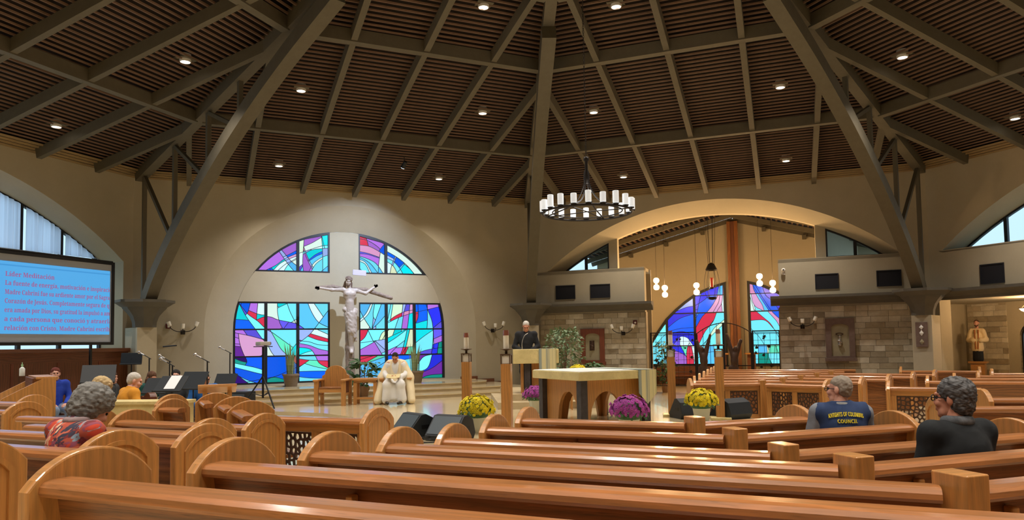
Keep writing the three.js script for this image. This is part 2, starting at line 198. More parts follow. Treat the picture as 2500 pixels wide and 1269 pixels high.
    tints: [[0.47,2.93,"s"],[0.55,2.85,"w"],[0.35,2.53,"w"],[0.39,2.73,"a"],[0.59,2.53,"a"],[0.93,3.02,"a"],[0.84,2.69,"l"],[1.05,2.85,"s"],[1.05,2.44,"a"],[0.8,2.28,"l"],[0.43,2.04,"r"],[0.55,1.96,"a"],[0.92,2.07,"a"],[1.09,2.11,"y"],[0.59,1.63,"p"],[1.0,1.7,"l"],[1.13,1.62,"a"],[0.51,1.39,"r"],[0.71,1.3,"m"],[0.92,1.21,"a"],[0.42,1.15,"m"],[0.63,0.94,"s"],[1.32,2.9,"a"],[1.56,2.98,"y"],[1.55,2.69,"r"],[1.34,2.4,"a"],[1.83,3.02,"l"],[1.94,3.02,"v"],[1.85,2.61,"p"],[2.07,2.9,"k"],[2.04,2.52,"t"],[1.64,2.4,"a"],[1.55,2.15,"t"],[1.42,1.94,"t"],[1.93,2.06,"t"],[1.34,2.19,"y"],[1.63,1.86,"a"],[1.76,1.98,"v"],[1.5,1.57,"p"],[1.84,1.69,"r"],[1.92,1.83,"y"],[2.06,1.64,"g"],[2.01,1.56,"m"],[1.63,1.32,"b"],[1.84,1.11,"a"],[2.01,1.19,"v"],[2.26,2.73,"r"],[2.46,3.03,"b"],[2.72,2.96,"l"],[2.46,2.73,"b"],[2.45,2.31,"t"],[2.72,2.43,"a"],[2.86,2.99,"p"],[2.94,2.69,"c"],[2.36,1.93,"t"],[2.71,1.97,"a"],[2.62,1.84,"a"],[2.38,1.68,"b"],[2.94,2.18,"v"],[2.98,1.97,"p"],[2.89,1.63,"c"],[3.06,1.67,"g"],[2.53,1.17,"a"],[2.8,1.38,"c"],[2.61,0.88,"n"],[2.88,0.95,"n"],[2.7,0.67,"g"],[3.08,0.99,"g"],[2.31,1.39,"n"],[2.45,1.55,"v"]] },
  CL: { cuts: [[-2.01,3.15,-1.58,3.33,-1.21,3.55,-0.9,3.68],[-2.07,2.93,-1.53,3.13,-1.22,3.18,-0.85,3.39,-0.54,3.65],[-1.23,3.0,-0.97,3.06,-0.83,3.25],[-1.72,2.31,-1.38,2.58,-1.15,2.83,-0.89,3.05],[-1.66,2.37,-1.26,2.61,-1.03,2.92,-0.89,3.02],[-1.17,2.35,-0.93,2.74,-0.7,2.96,-0.41,3.38,-0.24,3.99],[-1.16,1.81,-1.0,2.2,-0.71,2.54,-0.48,2.95,-0.28,3.32,-0.2,4.02],[-1.06,1.71,-0.84,2.14,-0.52,2.53,-0.35,2.95,-0.17,3.25,-0.11,4.01],[-0.82,2.12,-0.58,2.48,-0.41,2.67],[-0.18,3.27,-0.14,2.58],[-0.68,1.97,-0.5,2.25,-0.28,2.44],[-0.62,1.94,-0.28,2.27],[-2.34,2.16,-1.78,2.28,-1.2,2.3],[-2.39,2.26,-1.82,2.68,-1.2,2.86],[-2.34,1.99,-1.78,2.16,-1.23,1.95],[-2.75,2.13,-2.3,2.57],[-2.79,1.67,-2.47,2.01,-2.26,2.14],[-2.08,1.67,-1.84,1.94,-1.56,1.9,-1.38,1.66],[-1.86,1.49,-1.84,1.94],[-1.6,0.81,-1.58,1.42,-1.46,1.69,-1.32,1.07,-1.32,0.8],[-2.74,1.44,-2.37,1.43,-1.86,1.31,-1.56,1.12],[-2.13,1.01,-1.87,0.94,-1.57,0.84],[-1.8,1.52,-1.62,1.15],[-1.23,1.02,-0.86,1.27,-0.11,1.35],[-0.85,1.56,-0.94,0.8],[-0.53,1.56,-0.49,0.8],[-0.96,3.65,-1.14,2.89],[-1.28,1.98,-1.14,2.89]],
    tints: [[-1.67,3.19,"l"],[-1.73,3.02,"c"],[-1.36,3.3,"l"],[-1.39,3.04,"c"],[-1.01,3.6,"l"],[-1.02,3.37,"c"],[-0.73,3.73,"c"],[-1.06,3.03,"v"],[-0.81,3.05,"b"],[-0.61,3.3,"b"],[-0.46,3.52,"s"],[-0.4,3.8,"s"],[-0.8,3.42,"a"],[-2.02,2.57,"c"],[-1.55,2.5,"b"],[-1.78,2.28,"b"],[-1.38,2.5,"a"],[-1.44,2.3,"b"],[-1.1,2.66,"b"],[-0.98,2.89,"s"],[-0.77,2.65,"s"],[-0.57,2.76,"r"],[-0.34,3.09,"k"],[-0.22,3.51,"k"],[-0.88,2.43,"r"],[-1.03,2.03,"r"],[-0.13,3.37,"w"],[-0.13,2.8,"w"],[-0.27,2.64,"a"],[-0.5,2.42,"a"],[-0.45,2.19,"y"],[-0.78,2.09,"a"],[-0.57,1.97,"a"],[-0.24,1.82,"a"],[-1.11,2.21,"a"],[-1.13,1.7,"a"],[-2.52,2.35,"c"],[-2.61,1.89,"a"],[-2.76,1.95,"g"],[-2.88,1.72,"d"],[-2.8,1.29,"a"],[-2.92,1.41,"b"],[-2.13,1.94,"c"],[-1.5,2.1,"b"],[-1.74,1.76,"w"],[-1.96,1.71,"v"],[-1.48,1.13,"r"],[-2.14,1.43,"c"],[-1.87,1.19,"p"],[-2.43,1.2,"b"],[-2.6,1.43,"p"],[-2.58,1.0,"n"],[-1.87,0.91,"g"],[-1.72,1.31,"m"],[-1.38,1.42,"w"],[-1.03,1.27,"a"],[-0.7,1.27,"s"],[-0.34,1.26,"a"],[-0.22,0.98,"g"],[-1.04,0.9,"a"]] },
  CR: { cuts: [[1.02,4.03,1.04,3.77,1.23,3.34,1.36,3.09,1.46,2.55],[0.93,3.74,1.0,3.24,1.12,3.04,1.35,2.9,1.47,2.6],[1.03,3.89,1.39,3.23,1.61,2.85],[1.37,3.92,1.48,3.5,1.78,3.21,1.97,2.83,2.16,2.51],[1.1,3.93,1.42,3.31,1.71,2.83,1.99,2.53],[0.95,3.28,1.06,2.82,1.1,2.43],[1.02,3.27,1.12,2.71,1.09,2.38],[0.88,2.52,1.13,2.54,1.44,2.51,1.74,2.18],[1.07,2.41,1.3,2.07,1.49,1.5],[0.93,2.18,1.21,1.85,1.41,1.5],[1.3,2.5,1.56,2.15,1.79,1.5],[1.42,2.59,1.62,2.39,1.86,1.95],[1.71,2.77,2.01,2.53],[1.68,2.69,1.85,2.47,2.0,2.14],[1.46,1.53,1.47,1.1,1.41,0.79],[1.56,1.53,1.52,1.1,1.65,0.79],[0.85,1.25,2.27,1.23],[1.15,1.53,1.12,0.79],[1.75,1.53,1.69,0.79],[2.07,2.87,2.15,2.19,2.08,1.51]],
    tints: [[0.97,3.94,"k"],[1.2,3.79,"b"],[1.27,3.59,"b"],[1.61,3.69,"v"],[1.87,3.54,"c"],[1.52,3.3,"b"],[1.77,3.07,"b"],[1.1,3.38,"k"],[1.3,3.04,"r"],[1.15,3.04,"a"],[1.34,3.31,"s"],[0.95,3.33,"w"],[0.95,2.77,"w"],[1.05,2.66,"r"],[1.02,2.35,"y"],[1.22,2.04,"y"],[1.29,2.59,"s"],[1.41,2.37,"s"],[1.57,2.59,"a"],[1.82,2.36,"a"],[1.81,2.74,"b"],[1.88,2.6,"k"],[1.16,1.93,"a"],[1.55,1.93,"a"],[1.8,1.78,"a"],[1.01,1.38,"a"],[1.27,1.38,"s"],[1.51,1.32,"y"],[1.34,0.97,"g"],[1.71,1.29,"m"],[1.83,1.1,"a"],[1.0,1.03,"a"],[2.18,3.01,"c"],[2.24,1.91,"b"],[2.22,1.1,"g"]] },
};
// ---------------------------------------------------------------- floor, walls, windows
{
  const N = 72, L = 20, pos = [], uv = [], idx = [];
  for (let j = 0; j <= N; j++) for (let i = 0; i <= N; i++) {
    const x = CX - L + 2 * L * i / N, Z = CZ - L + (2 * L + 8) * j / N;
    pos.push(x, Math.min(0.9, floorY(x, Z)), -Z); uv.push(x, Z);
  }
  for (let j = 0; j < N; j++) for (let i = 0; i < N; i++) { const a = j * (N + 1) + i, b = a + 1, c = a + N + 1, d = c + 1; idx.push(a, b, d, a, d, c); }
  const g = new THREE.BufferGeometry(); g.setAttribute('position', new THREE.Float32BufferAttribute(pos, 3)); g.setAttribute('uv', new THREE.Float32BufferAttribute(uv, 2)); g.setIndex(idx); g.computeVertexNormals();
  struct(mk('floor', g, M.floor));
}
const ellipseArc = (c, a, y0, b, n = 40, from = 0, to = Math.PI) => Array.from({ length: n + 1 }, (_, k) => { const t = lerp(from, to, k / n); return [c + a * Math.cos(t), y0 + b * Math.sin(t)]; });
// circular arc over (-w..w) rising from y0 to y1, right to left
function segArc(w, y0, y1, n = 40, c = 0, x0 = -w, x1 = w) {
  const h = y1 - y0, R = (w * w + h * h) / (2 * h);
  return Array.from({ length: n + 1 }, (_, k) => { const x = lerp(x1, x0, k / n); return [c + x, y1 - R + Math.sqrt(R * R - x * x)]; });
}
const WALL_H = 6.86;
function facetGroup(i, name) { return structGroup(name, facetPos(i), facetAngle(i)); }
function wallShape(g, pts, holes = [], z = -0.3, depth = 0.3, mat = M.paint) { return mk('wall_panel', uvm(extrude(pts, depth, 0, holes).translate(0, 0, z)), mat, g); }
const W = HALF + 0.12;

// prism along a polyline in the window plane, mitred, with depth in z
function strip(pts, w, z0, z1, closed = false) {
  const n = pts.length, L = [], R = [];
  for (let i = 0; i < n; i++) {
    const p = pts[closed ? (i + n - 1) % n : Math.max(0, i - 1)], q = pts[i], r = pts[closed ? (i + 1) % n : Math.min(n - 1, i + 1)];
    let ax = q[0] - p[0], ay = q[1] - p[1], bx = r[0] - q[0], by = r[1] - q[1];
    const la = Math.hypot(ax, ay) || 1, lb = Math.hypot(bx, by) || 1;
    if (Math.hypot(ax, ay) < 1e-9) { ax = bx; ay = by; } if (Math.hypot(bx, by) < 1e-9) { bx = ax; by = ay; }
    let tx = ax / la + bx / lb, ty = ay / la + by / lb; const lt = Math.hypot(tx, ty) || 1; tx /= lt; ty /= lt;
    const cs = Math.max(0.4, Math.abs(tx * bx / (Math.hypot(bx, by) || 1) + ty * by / (Math.hypot(bx, by) || 1)));
    const o = w / 2 / cs; L.push([q[0] - ty * o, q[1] + tx * o]); R.push([q[0] + ty * o, q[1] - tx * o]);
  }
  const at = (a, z) => a.map(([x, y]) => [x, y, z]);
  const parts = [ruled(at(R, z1), at(L, z1), closed), ruled(at(L, z0), at(R, z0), closed), ruled(at(L, z1), at(L, z0), closed), ruled(at(R, z0), at(R, z1), closed)];
  if (!closed) for (const k of [0, n - 1]) { const s = [[...L[k], z0], [...L[k], z1]], t = [[...R[k], z0], [...R[k], z1]]; parts.push(k ? ruled(s, t) : ruled(t, s)); }
  return mergeGeometries(parts.map(plain));
}
function inside(p, poly) {
  let c = false;
  for (let i = 0, j = poly.length - 1; i < poly.length; j = i++) {
    const a = poly[i], b = poly[j];
    if ((a[1] > p[1]) !== (b[1] > p[1]) && p[0] < (b[0] - a[0]) * (p[1] - a[1]) / (b[1] - a[1]) + a[0]) c = !c;
  }
  return c;
}
const areaOf = (p) => { let s = 0; for (let i = 0, j = p.length - 1; i < p.length; j = i++) s += p[j][0] * p[i][1] - p[i][0] * p[j][1]; return s / 2; };
const centroid = (p) => { let a = 0, x = 0, y = 0; for (let i = 0, j = p.length - 1; i < p.length; j = i++) { const k = p[j][0] * p[i][1] - p[i][0] * p[j][1]; a += k; x += (p[j][0] + p[i][0]) * k; y += (p[j][1] + p[i][1]) * k; } return [x / (3 * a), y / (3 * a)]; };
function splitBy(poly, line, chords, depth = 0) {
  const hits = [];
  for (let k = 0; k + 1 < line.length; k++) for (let e = 0; e < poly.length; e++) {
    const p = line[k], q = line[k + 1], a = poly[e], b = poly[(e + 1) % poly.length];
    const d = (q[0] - p[0]) * (b[1] - a[1]) - (q[1] - p[1]) * (b[0] - a[0]); if (Math.abs(d) < 1e-12) continue;
    const t = ((a[0] - p[0]) * (b[1] - a[1]) - (a[1] - p[1]) * (b[0] - a[0])) / d, u = ((a[0] - p[0]) * (q[1] - p[1]) - (a[1] - p[1]) * (q[0] - p[0])) / d;
    if (t >= 0 && t <= 1 && u >= 0 && u < 1) hits.push({ k, t, e, u, p: [lerp(p[0], q[0], t), lerp(p[1], q[1], t)] });
  }
  hits.sort((a, b) => a.k + a.t - b.k - b.t);
  if (depth < 8) for (let h = 0; h + 1 < hits.length; h++) {
    const A = hits[h], B = hits[h + 1], path = [A.p, ...line.slice(A.k + 1, B.k + 1), B.p];
    const m = Math.floor((path.length - 1) / 2), mid = [(path[m][0] + path[m + 1][0]) / 2, (path[m][1] + path[m + 1][1]) / 2];
    if (!inside(mid, poly)) continue;
    const walk = (from, to) => { const out = []; let e = (from.e + 1) % poly.length; const same = from.e === to.e && to.u > from.u; if (!same) for (let c = 0; c <= poly.length; c++) { out.push(poly[e]); if (e === to.e) break; e = (e + 1) % poly.length; } return out; };
    const one = [A.p, ...walk(A, B), B.p, ...path.slice(1, -1).reverse()], two = [B.p, ...walk(B, A), A.p, ...path.slice(1, -1)];
    if (Math.abs(areaOf(one)) < 4e-4 || Math.abs(areaOf(two)) < 4e-4) continue;
    chords.push(path);
    return [...splitBy(one, line, chords, depth + 1), ...splitBy(two, line, chords, depth + 1)];
  }
  return [poly];
}
// what each tint lets through of the sky behind it
const PANE = { a: [112, 226, 246], t: [10, 214, 224], b: [10, 92, 240], c: [38, 48, 226], v: [92, 84, 222], p: [164, 104, 210], l: [150, 178, 236], w: [226, 250, 238], y: [236, 236, 196], r: [232, 48, 78], k: [238, 146, 190], g: [16, 142, 128], m: [92, 220, 182], s: [84, 184, 244], d: [44, 12, 104], n: [98, 40, 146] };
const paneMats = {};
for (const [k, c] of Object.entries(PANE)) {
  paneMats[k] = [0.86, 1, 1.12].map((f) => {
    const col = new THREE.Color().setRGB(c[0] / 255, c[1] / 255, c[2] / 255, THREE.SRGBColorSpace);
    const q = (v, b) => Math.min(1, v * f / b);
    return phy({ color: new THREE.Color().setRGB(q(col.r, 0.62), q(col.g, 0.86), q(col.b, 1)), transmission: 1, thickness: 0, roughness: 0.2, ior: 1.4 });
  });
}
const clearPane = phy({ color: 0xeef6fb, transmission: 1, thickness: 0, roughness: 0.06, ior: 1.3 });
// a framed window in the plane z of a facet group: outline, mullions (s) and bars (y), cut curves and tints
function leadedWindow(n, facet, z, outline, mull, bars, glass, note, thin = [], reach = 0.085) {
  const g = facetGroup(facet, `window_${n}`);
  mk('window_frame', strip(outline, 0.1, z - 0.05, z + 0.05, true), M.frame, g);
  const lo = [Math.min(...outline.map((p) => p[0])), Math.min(...outline.map((p) => p[1]))], hi = [Math.max(...outline.map((p) => p[0])), Math.max(...outline.map((p) => p[1]))];
  let pieces = [outline]; const chords = [];
  const cutAll = (line, keep) => { const out = []; for (const p of pieces) out.push(...splitBy(p, line, keep)); pieces = out; };
  for (const s of mull) { const c = []; cutAll([[s, lo[1] - 1], [s, hi[1] + 1]], c); for (const p of c) mk('mullion', strip(p, 0.09, z - 0.045, z + 0.045), M.frame, g); }
  for (const y of bars) { const c = []; cutAll([[lo[0] - 1, y], [hi[0] + 1, y + 0.001]], c); for (const p of c) mk('glazing_bar', strip(p, thin.includes(y) ? 0.03 : 0.045, z - 0.025, z + 0.025), M.frame, g); }
  const left = new Set(glass?.cuts ?? []);
  for (const far of [reach, reach, 0.22, 0.4, 0.6]) for (const c of [...left]) {
    const line = [], had = chords.length; for (let k = 0; k < c.length; k += 2) line.push([c[k], c[k + 1]]);
    cutAll(extended(smooth(line), far), chords); if (chords.length > had) left.delete(c);
  }
  if (chords.length) mk('lead_came', chords.map((p) => strip(p, 0.016, z - 0.008, z + 0.012)), M.came, g);
  for (const p of pieces) {
    const c = centroid(p); let best = 1e9, k = null;
    for (const [x, y, t] of glass?.tints ?? []) { const d = (inside([x, y], p) ? 0 : 4) + (x - c[0]) ** 2 + (y - c[1]) ** 2; if (d < best) { best = d; k = t; } }
    mk('pane', new THREE.ShapeGeometry(new THREE.Shape(p.map(([x, y]) => new THREE.Vector2(x, y)))).translate(0, 0, z), k ? paneMats[k][Math.floor(rnd() * 3)] : clearPane, g);
  }
  return g;
}
function extended(line, d) {
  const n = line.length, out = line.slice();
  const e = (p, q) => { const L = Math.hypot(p[0] - q[0], p[1] - q[1]) || 1; return [p[0] + (p[0] - q[0]) / L * d, p[1] + (p[1] - q[1]) / L * d]; };
  out[0] = e(line[0], line[1]); out[n - 1] = e(line[n - 1], line[n - 2]); return out;
}
function smooth(line) {
  if (line.length < 3) return line;
  const c = new THREE.CatmullRomCurve3(line.map(([x, y]) => v3(x, y, 0)), false, 'centripetal');
  return c.getPoints((line.length - 1) * 4).map((p) => [p.x, p.y]);
}

// altar wall: a tall splayed niche, a plaster cross between four leaded windows
{
  const g = facetGroup(-1, 'wall_altar');
  const outer = [...[[4.12, 0]], ...ellipseArc(-0.08, 4.2, 2.3, 3.89), [-4.28, 0]];
  const inner = [...[[3.2, 0]], ...ellipseArc(-0.13, 3.33, 2.3, 3.14), [-3.46, 0]];
  wallShape(g, [[-W, 0], [-4.28, 0], ...outer.slice(1, -1).reverse(), [4.12, 0], [W, 0], [W, WALL_H], [-W, WALL_H]]);
  mk('niche_splay', ruled(outer.map(([x, y]) => [x, y, 0]), inner.map(([x, y]) => [x, y, -0.62])), M.paint, g);
  const ix = (y) => 3.33 * Math.sqrt(Math.max(0, 1 - ((y - 2.3) / 3.14) ** 2));
  const ys = [3.18, 3.4, 3.65, 3.9, 4.11];
  mk('niche_back', uvm(extrude([[-0.6, 0], [0.32, 0], [0.32, 3.18], ...ys.map((y) => [ix(y) - 0.13, y]), [0.32, 4.11], [0.32, 5.41], [-0.13, 5.44], [-0.6, 5.41], [-0.6, 4.11], ...ys.slice().reverse().map((y) => [-ix(y) - 0.13, y]), [-0.6, 3.18]], 0.15).translate(0, 0, -0.75)), M.paint, g);
  mk('niche_sill', box(6.7, 0.66, 0.2, -0.13, 0.33, -0.7), M.paint, g);
  const arcPts = (y0, y1, side, n = 14) => Array.from({ length: n + 1 }, (_, k) => { const y = lerp(y0, y1, k / n); return [side * (y < 2.3 ? 3.33 : ix(y)) - 0.13, y]; });
  leadedWindow(1, -1, -0.66, [[-0.6, 0.66], [-0.6, 3.18], ...arcPts(3.18, 0.66, -1)], [-2.53, -1.58], [2.33, 1.5], GLASS.LL, 'lower left');
  leadedWindow(2, -1, -0.66, [[0.32, 3.18], [0.32, 0.62], ...arcPts(0.62, 3.18, 1)], [1.23, 2.18], [2.31, 1.46], GLASS.LR, 'lower right');
  leadedWindow(3, -1, -0.66, [[-0.6, 4.11], [-0.6, 5.4], ...arcPts(5.4, 4.11, -1).slice(2)], [-1.58], [], GLASS.UL, 'upper left');
  leadedWindow(4, -1, -0.66, [[0.32, 5.4], [0.32, 4.11], ...arcPts(4.11, 5.4, 1).slice(0, -2)], [1.23], [], GLASS.UR, 'upper right');
}
// chapel wall: low stone walls and balcony fronts under one wide arch
const stoneTex = [[178, 168, 146], [192, 183, 162], [162, 149, 124], [184, 172, 148], [152, 141, 120], [200, 192, 172]].map((c, k) => std({ map: rep(mottle(c, 14, 5, 60 + k), 1.5, 1.5), roughness: 0.85 }));
const mortar = std({ color: 0xa89c86, roughness: 0.95 });
function stones(parent, s0, s1, y0, y1, z, skip = () => false) {
  const h = 0.171; let row = 0;
  for (let y = y0; y < y1 - 0.03; y += h, row++) {
    const hh = Math.min(h, y1 - y); let s = s0 - (row % 2 ? 0 : 0.18);
    while (s < s1 - 0.02) {
      let w = rr(0.3, 0.56); const a = Math.max(s, s0); let b = Math.min(s + w, s1); if (s1 - b < 0.14) b = s1;
      if (b - a > 0.05 && !skip((a + b) / 2, y + hh / 2)) {
        const m = mk('stone', box(b - a - 0.008, hh - 0.008, 0.06, 0, 0, 0), stoneTex[Math.min(5, Math.floor(rnd() * 6))], parent);
        m.position.set((a + b) / 2, y + hh / 2, z - 0.02 + rr(0, 0.008));
      }
      s = b;
    }
  }
}
{
  const g = facetGroup(0, 'wall_chapel');
  const outer = segArc(5.45, 4.22, 6.27), inner = segArc(5.16, 4.22, 5.92);
  wallShape(g, [[-W, 0], [-2.1, 0], [-2.1, 4.22], [-5.45, 4.22], ...outer.slice(1, -1).reverse(), [5.45, 4.22], [2.04, 4.22], [2.04, 0], [W, 0], [W, WALL_H], [-W, WALL_H]]);
  mk('arch_soffit', ruled(outer.map(([x, y]) => [x, y, 0]), inner.map(([x, y]) => [x, y, -0.8])), M.paint, g);
  mk('arch_edge', ruled(inner.map(([x, y]) => [x, y, -0.8]), inner.map(([x, y]) => [x, y, -1.05])), M.paint, g);
  for (const s of [-1, 1]) {
    mk('ledge', box(s < 0 ? 3.7 : 3.7, 0.1, 0.8, s < 0 ? -3.95 : 3.89, 4.16, -0.4), M.paint, g);
    mk('pier', box(0.3, 1.2, 0.25, s * 3.3, 4.8, -0.92), M.paint, g);
    mk('low_wall', box(3.4, 4.2, 0.06, s * 3.75, 2.1, -0.95), M.paint, g);
    const o = segArc(5.16, 4.22, 5.92, 12, 0, s < 0 ? -5.1 : 3.45, s < 0 ? -3.45 : 5.1);
    const outline = s < 0 ? [[-3.45, 4.27], ...o.filter((p) => p[1] > 4.27), [-5.06, 4.27]] : [[5.06, 4.27], ...o.filter((p) => p[1] > 4.27), [3.45, 4.27]];
    leadedWindow(s < 0 ? 5 : 6, 0, -0.86, outline, [s * 4.28], [], null, '');
  }
  stones(g, -5.72, -2.1, 0, 2.74, 0.02); stones(g, 2.04, 5.72, 0, 2.74, 0.02);
  for (const s of [-2.1, 2.04]) mk('wall_end', box(0.06, 2.74, 0.32, s, 1.37, -0.14), stoneTex[2], g);
  // chapel room behind the arch
  const c = facetGroup(0, 'wall_chapel_back'), zb = -6.05;
  const win = [[-0.05, 0.8], [-0.05, 4.02], [-0.5, 3.9], [-0.9, 3.74], [-1.24, 3.57], [-1.6, 3.32], [-1.97, 3.02], [-2.35, 2.65], [-2.73, 2.12], [-3.0, 1.7], [-3.1, 1.4], [-3.12, 0.8]];
  const winR = [[0.86, 4.02], [0.86, 0.8], [3.8, 0.8], [3.8, 1.4], [3.5, 2.05], [3.05, 2.65], [2.6, 3.1], [2.2, 3.4], [1.8, 3.66], [1.36, 3.88]];
  wallShape(c, [[-5.2, 0], [5.6, 0], [5.6, 5.0], [0.35, 6.5], [-5.2, 5.06]], [win, winR], zb - 0.2, 0.2);
  leadedWindow(7, 0, zb, win, [-2.35, -1.24], [3.57, 2.88, 1.57], GLASS.CL, '', [3.57], 0.16);
  leadedWindow(8, 0, zb, winR, [2.05], [3.57, 2.88, 1.56], GLASS.CR, '', [3.57], 0.16);
  for (const s of [-1, 1]) {
    const a = [s * 3.2 + 0.0, -1.0], b = [s * 4.6 + 0.2, zb];
    mk('side_wall', ruled([[a[0], 0, a[1]], [b[0], 0, b[1]]], [[a[0], 6.4, a[1]], [b[0], 6.4, b[1]]]), M.paint, c);
  }
  const post = structGroup('trim_1', facetPos(0), facetAngle(0));
  for (const [x, w] of [[0.19, 0.13], [0.47, 0.13]]) mk('post_board', box(w, 6.45, 0.1, x, 3.22, zb + 0.22, 1), M.oakDark, post);
  mk('post_core', box(0.15, 6.45, 0.08, 0.33, 3.22, zb + 0.2, 1), M.walnut, post);
  const roof = structGroup('ceiling_chapel', facetPos(0), facetAngle(0));
  const ridge = [0.35, 6.5], ends = [[-5.4, 5.02], [5.8, 4.96]];
  for (const e of ends) {
    const n = [e[0] - ridge[0], e[1] - ridge[1]], L = Math.hypot(...n), u = [n[0] / L, n[1] / L];
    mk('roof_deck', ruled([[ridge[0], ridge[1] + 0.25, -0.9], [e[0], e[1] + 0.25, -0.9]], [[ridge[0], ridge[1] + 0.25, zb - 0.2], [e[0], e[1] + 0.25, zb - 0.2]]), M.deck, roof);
    for (let k = 1; k < 30; k++) {
      const d = k * L / 30; mk('slat', box(0.06, 0.05, 5.1, ridge[0] + u[0] * d, ridge[1] + u[1] * d + 0.17, -3.5, 2), M.slat, roof);
    }
    for (const z of [-1.5, -3.2, -4.9, -5.95]) mk('rafter', uvm(bar(v3(ridge[0], ridge[1] + 0.03, z), v3(e[0], e[1] + 0.03, z), 0.16, 0.12)), M.beam, roof);
    for (const d of [1.2, 2.7, 4.2]) mk('beam_end', box(0.14, 0.14, 0.3, ridge[0] + u[0] * d, ridge[1] + u[1] * d - 0.12, zb + 0.17), M.beam, roof);
  }
}
// left wall: a wide arched window with curtains
{
  const g = facetGroup(-2, 'wall_left');
  const outer = [[5.82, 1.75], ...segArc(5.82, 4.2, 6.36), [-5.82, 1.75]], inner = [[5.8, 1.75], ...segArc(5.8, 4.2, 6.16), [-5.8, 1.75]];
  wallShape(g, [[-W, 0], [W, 0], [W, WALL_H], [-W, WALL_H]], [outer]);
  mk('arch_soffit', ruled(outer.map(([x, y]) => [x, y, 0]), inner.map(([x, y]) => [x, y, -0.8])), M.paint, g);
  mk('window_ledge', box(11.8, 0.06, 0.9, 0, 1.73, -0.45), M.paint, g);
  leadedWindow(9, -2, -0.84, inner.slice().reverse(), [-4.6, -3.52, -2.44, -1.36, -0.28, 0.8, 1.36, 2.44, 3.52, 4.6], [4.27], null, '');
}
// right wall: arched window above a beam, low side aisle beneath
{
  const g = facetGroup(1, 'wall_right');
  const outer = segArc(5.75, 4.18, 6.36), inner = segArc(5.72, 4.18, 6.12);
  wallShape(g, [[-W, 0], [-5.88, 0], [-5.88, 2.8], [5.88, 2.8], [5.88, 0], [W, 0], [W, WALL_H], [-W, WALL_H]], [outer]);
  mk('arch_soffit', ruled(outer.map(([x, y]) => [x, y, 0]), inner.map(([x, y]) => [x, y, -0.8])), M.paint, g);
  mk('window_ledge', box(11.6, 0.06, 0.9, 0, 4.17, -0.45), M.paint, g);
  leadedWindow(10, 1, -0.84, [...inner].reverse(), [-4.45, -3.3, -2.1, -0.9, 0.9, 2.1, 3.3, 4.45], [], null, '');
  const c = facetGroup(1, 'wall_side_aisle');
  const arch = [[-2.6, 0.5], ...ellipseArc(-4.35, 1.75, 1.75, 0.75, 20), [-6.1, 0.5]];
  wallShape(c, [[-8.2, 0], [6.2, 0], [6.2, 2.95], [-8.2, 2.95]], [arch], -4.3, 0.3);
  mk('aisle_end', box(0.2, 2.95, 4.2, -7.95, 1.475, -2.1), M.paint, c);
  mk('aisle_end', box(0.2, 2.95, 4.2, 6.15, 1.475, -2.1), M.paint, c);
  mk('aisle_front', box(2.1, 2.95, 0.2, -6.95, 1.475, -0.4), M.paint, c);
  stones(c, -7.75, -6.5, 0, 2.8, -3.98);
  struct(mk('ceiling_side_aisle', box(14.6, 0.15, 4.4, -0.9, 2.9, -2.2), M.paint)).position.set(facetPos(1)[0], 0, -facetPos(1)[2]);
  scene.getObjectByName('ceiling_side_aisle').rotation.y = -facetAngle(1);
  leadedWindow(11, 1, -4.05, arch, [-4.35], [1.85], null, '');
}
for (const [i, n] of [[2, 'east'], [3, 'southeast'], [4, 'south'], [5, 'southwest']]) { const g = facetGroup(i, `wall_${n}`); wallShape(g, [[-W, 0], [W, 0], [W, WALL_H], [-W, WALL_H]]); }

// ---------------------------------------------------------------- ceiling
const ceiling = structGroup('ceiling', [CX, 0, CZ]);
const TAN = Math.tan(Math.PI / 8), SLOPE = Math.atan(0.206 / Math.cos(Math.PI / 8));
for (let i = -4; i < 4; i++) {
  const seen = i >= -2 && i <= 1, a1 = 15.25;
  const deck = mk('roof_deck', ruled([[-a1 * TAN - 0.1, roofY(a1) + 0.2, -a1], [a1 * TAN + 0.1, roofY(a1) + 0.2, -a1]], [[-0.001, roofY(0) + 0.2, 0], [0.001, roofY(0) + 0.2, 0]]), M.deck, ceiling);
  deck.rotation.y = -facetAngle(i);
  const slats = [];
  for (let a = 14.16, k = 0; a > 4.75; a -= 0.15, k++) {
    const L = 2 * a * TAN, g = box(L, 0.035, 0.052, 0, 0, 0).rotateX(SLOPE).translate(0, roofY(a), -a);
    if (seen) mk('slat', g, M.slat, deck); else slats.push(g);
  }
  if (!seen) mk('slats', slats, M.slat, deck).userData.kind = 'stuff';
  for (let k = 0; k < 4; k++) { const a = 14.72 - k * 0.14; mk('eave_board', box(2 * a * TAN, 0.05, 0.12, 0, 0, 0).rotateX(SLOPE).translate(0, roofY(a) - 0.02, -a), M.fascia, deck); }
  for (const s of [0, -1.57, 1.57, -3.14, 3.14, -4.71, 4.71]) {
    const a0 = 14.5, b0 = Math.max(4.7, Math.abs(s) / TAN + 0.1);
    mk('rafter', uvm(bar(v3(s, roofY(a0) - 0.15, -a0), v3(s, roofY(b0) - 0.15, -b0), 0.13, 0.25), 2), M.beam, deck);
  }
  for (const a of [10.9, 6.93, 4.62]) mk('purlin', box(2 * a * TAN - 0.2, 0.27, a < 5 ? 0.3 : 0.2, 0, roofY(a) - 0.15, -a), M.beam, deck);
}
for (let i = -4; i < 4; i++) if (i < -1 || i > 1) {
  const h = mk('hip_beam', uvm(bar(v3(0, hipY(15.6) + 0.17, -15.6), v3(0, hipY(4.9) + 0.17, -4.9), 0.24, 0.34), 2), M.beam, ceiling); h.rotation.y = -cornerAngle(i);
}
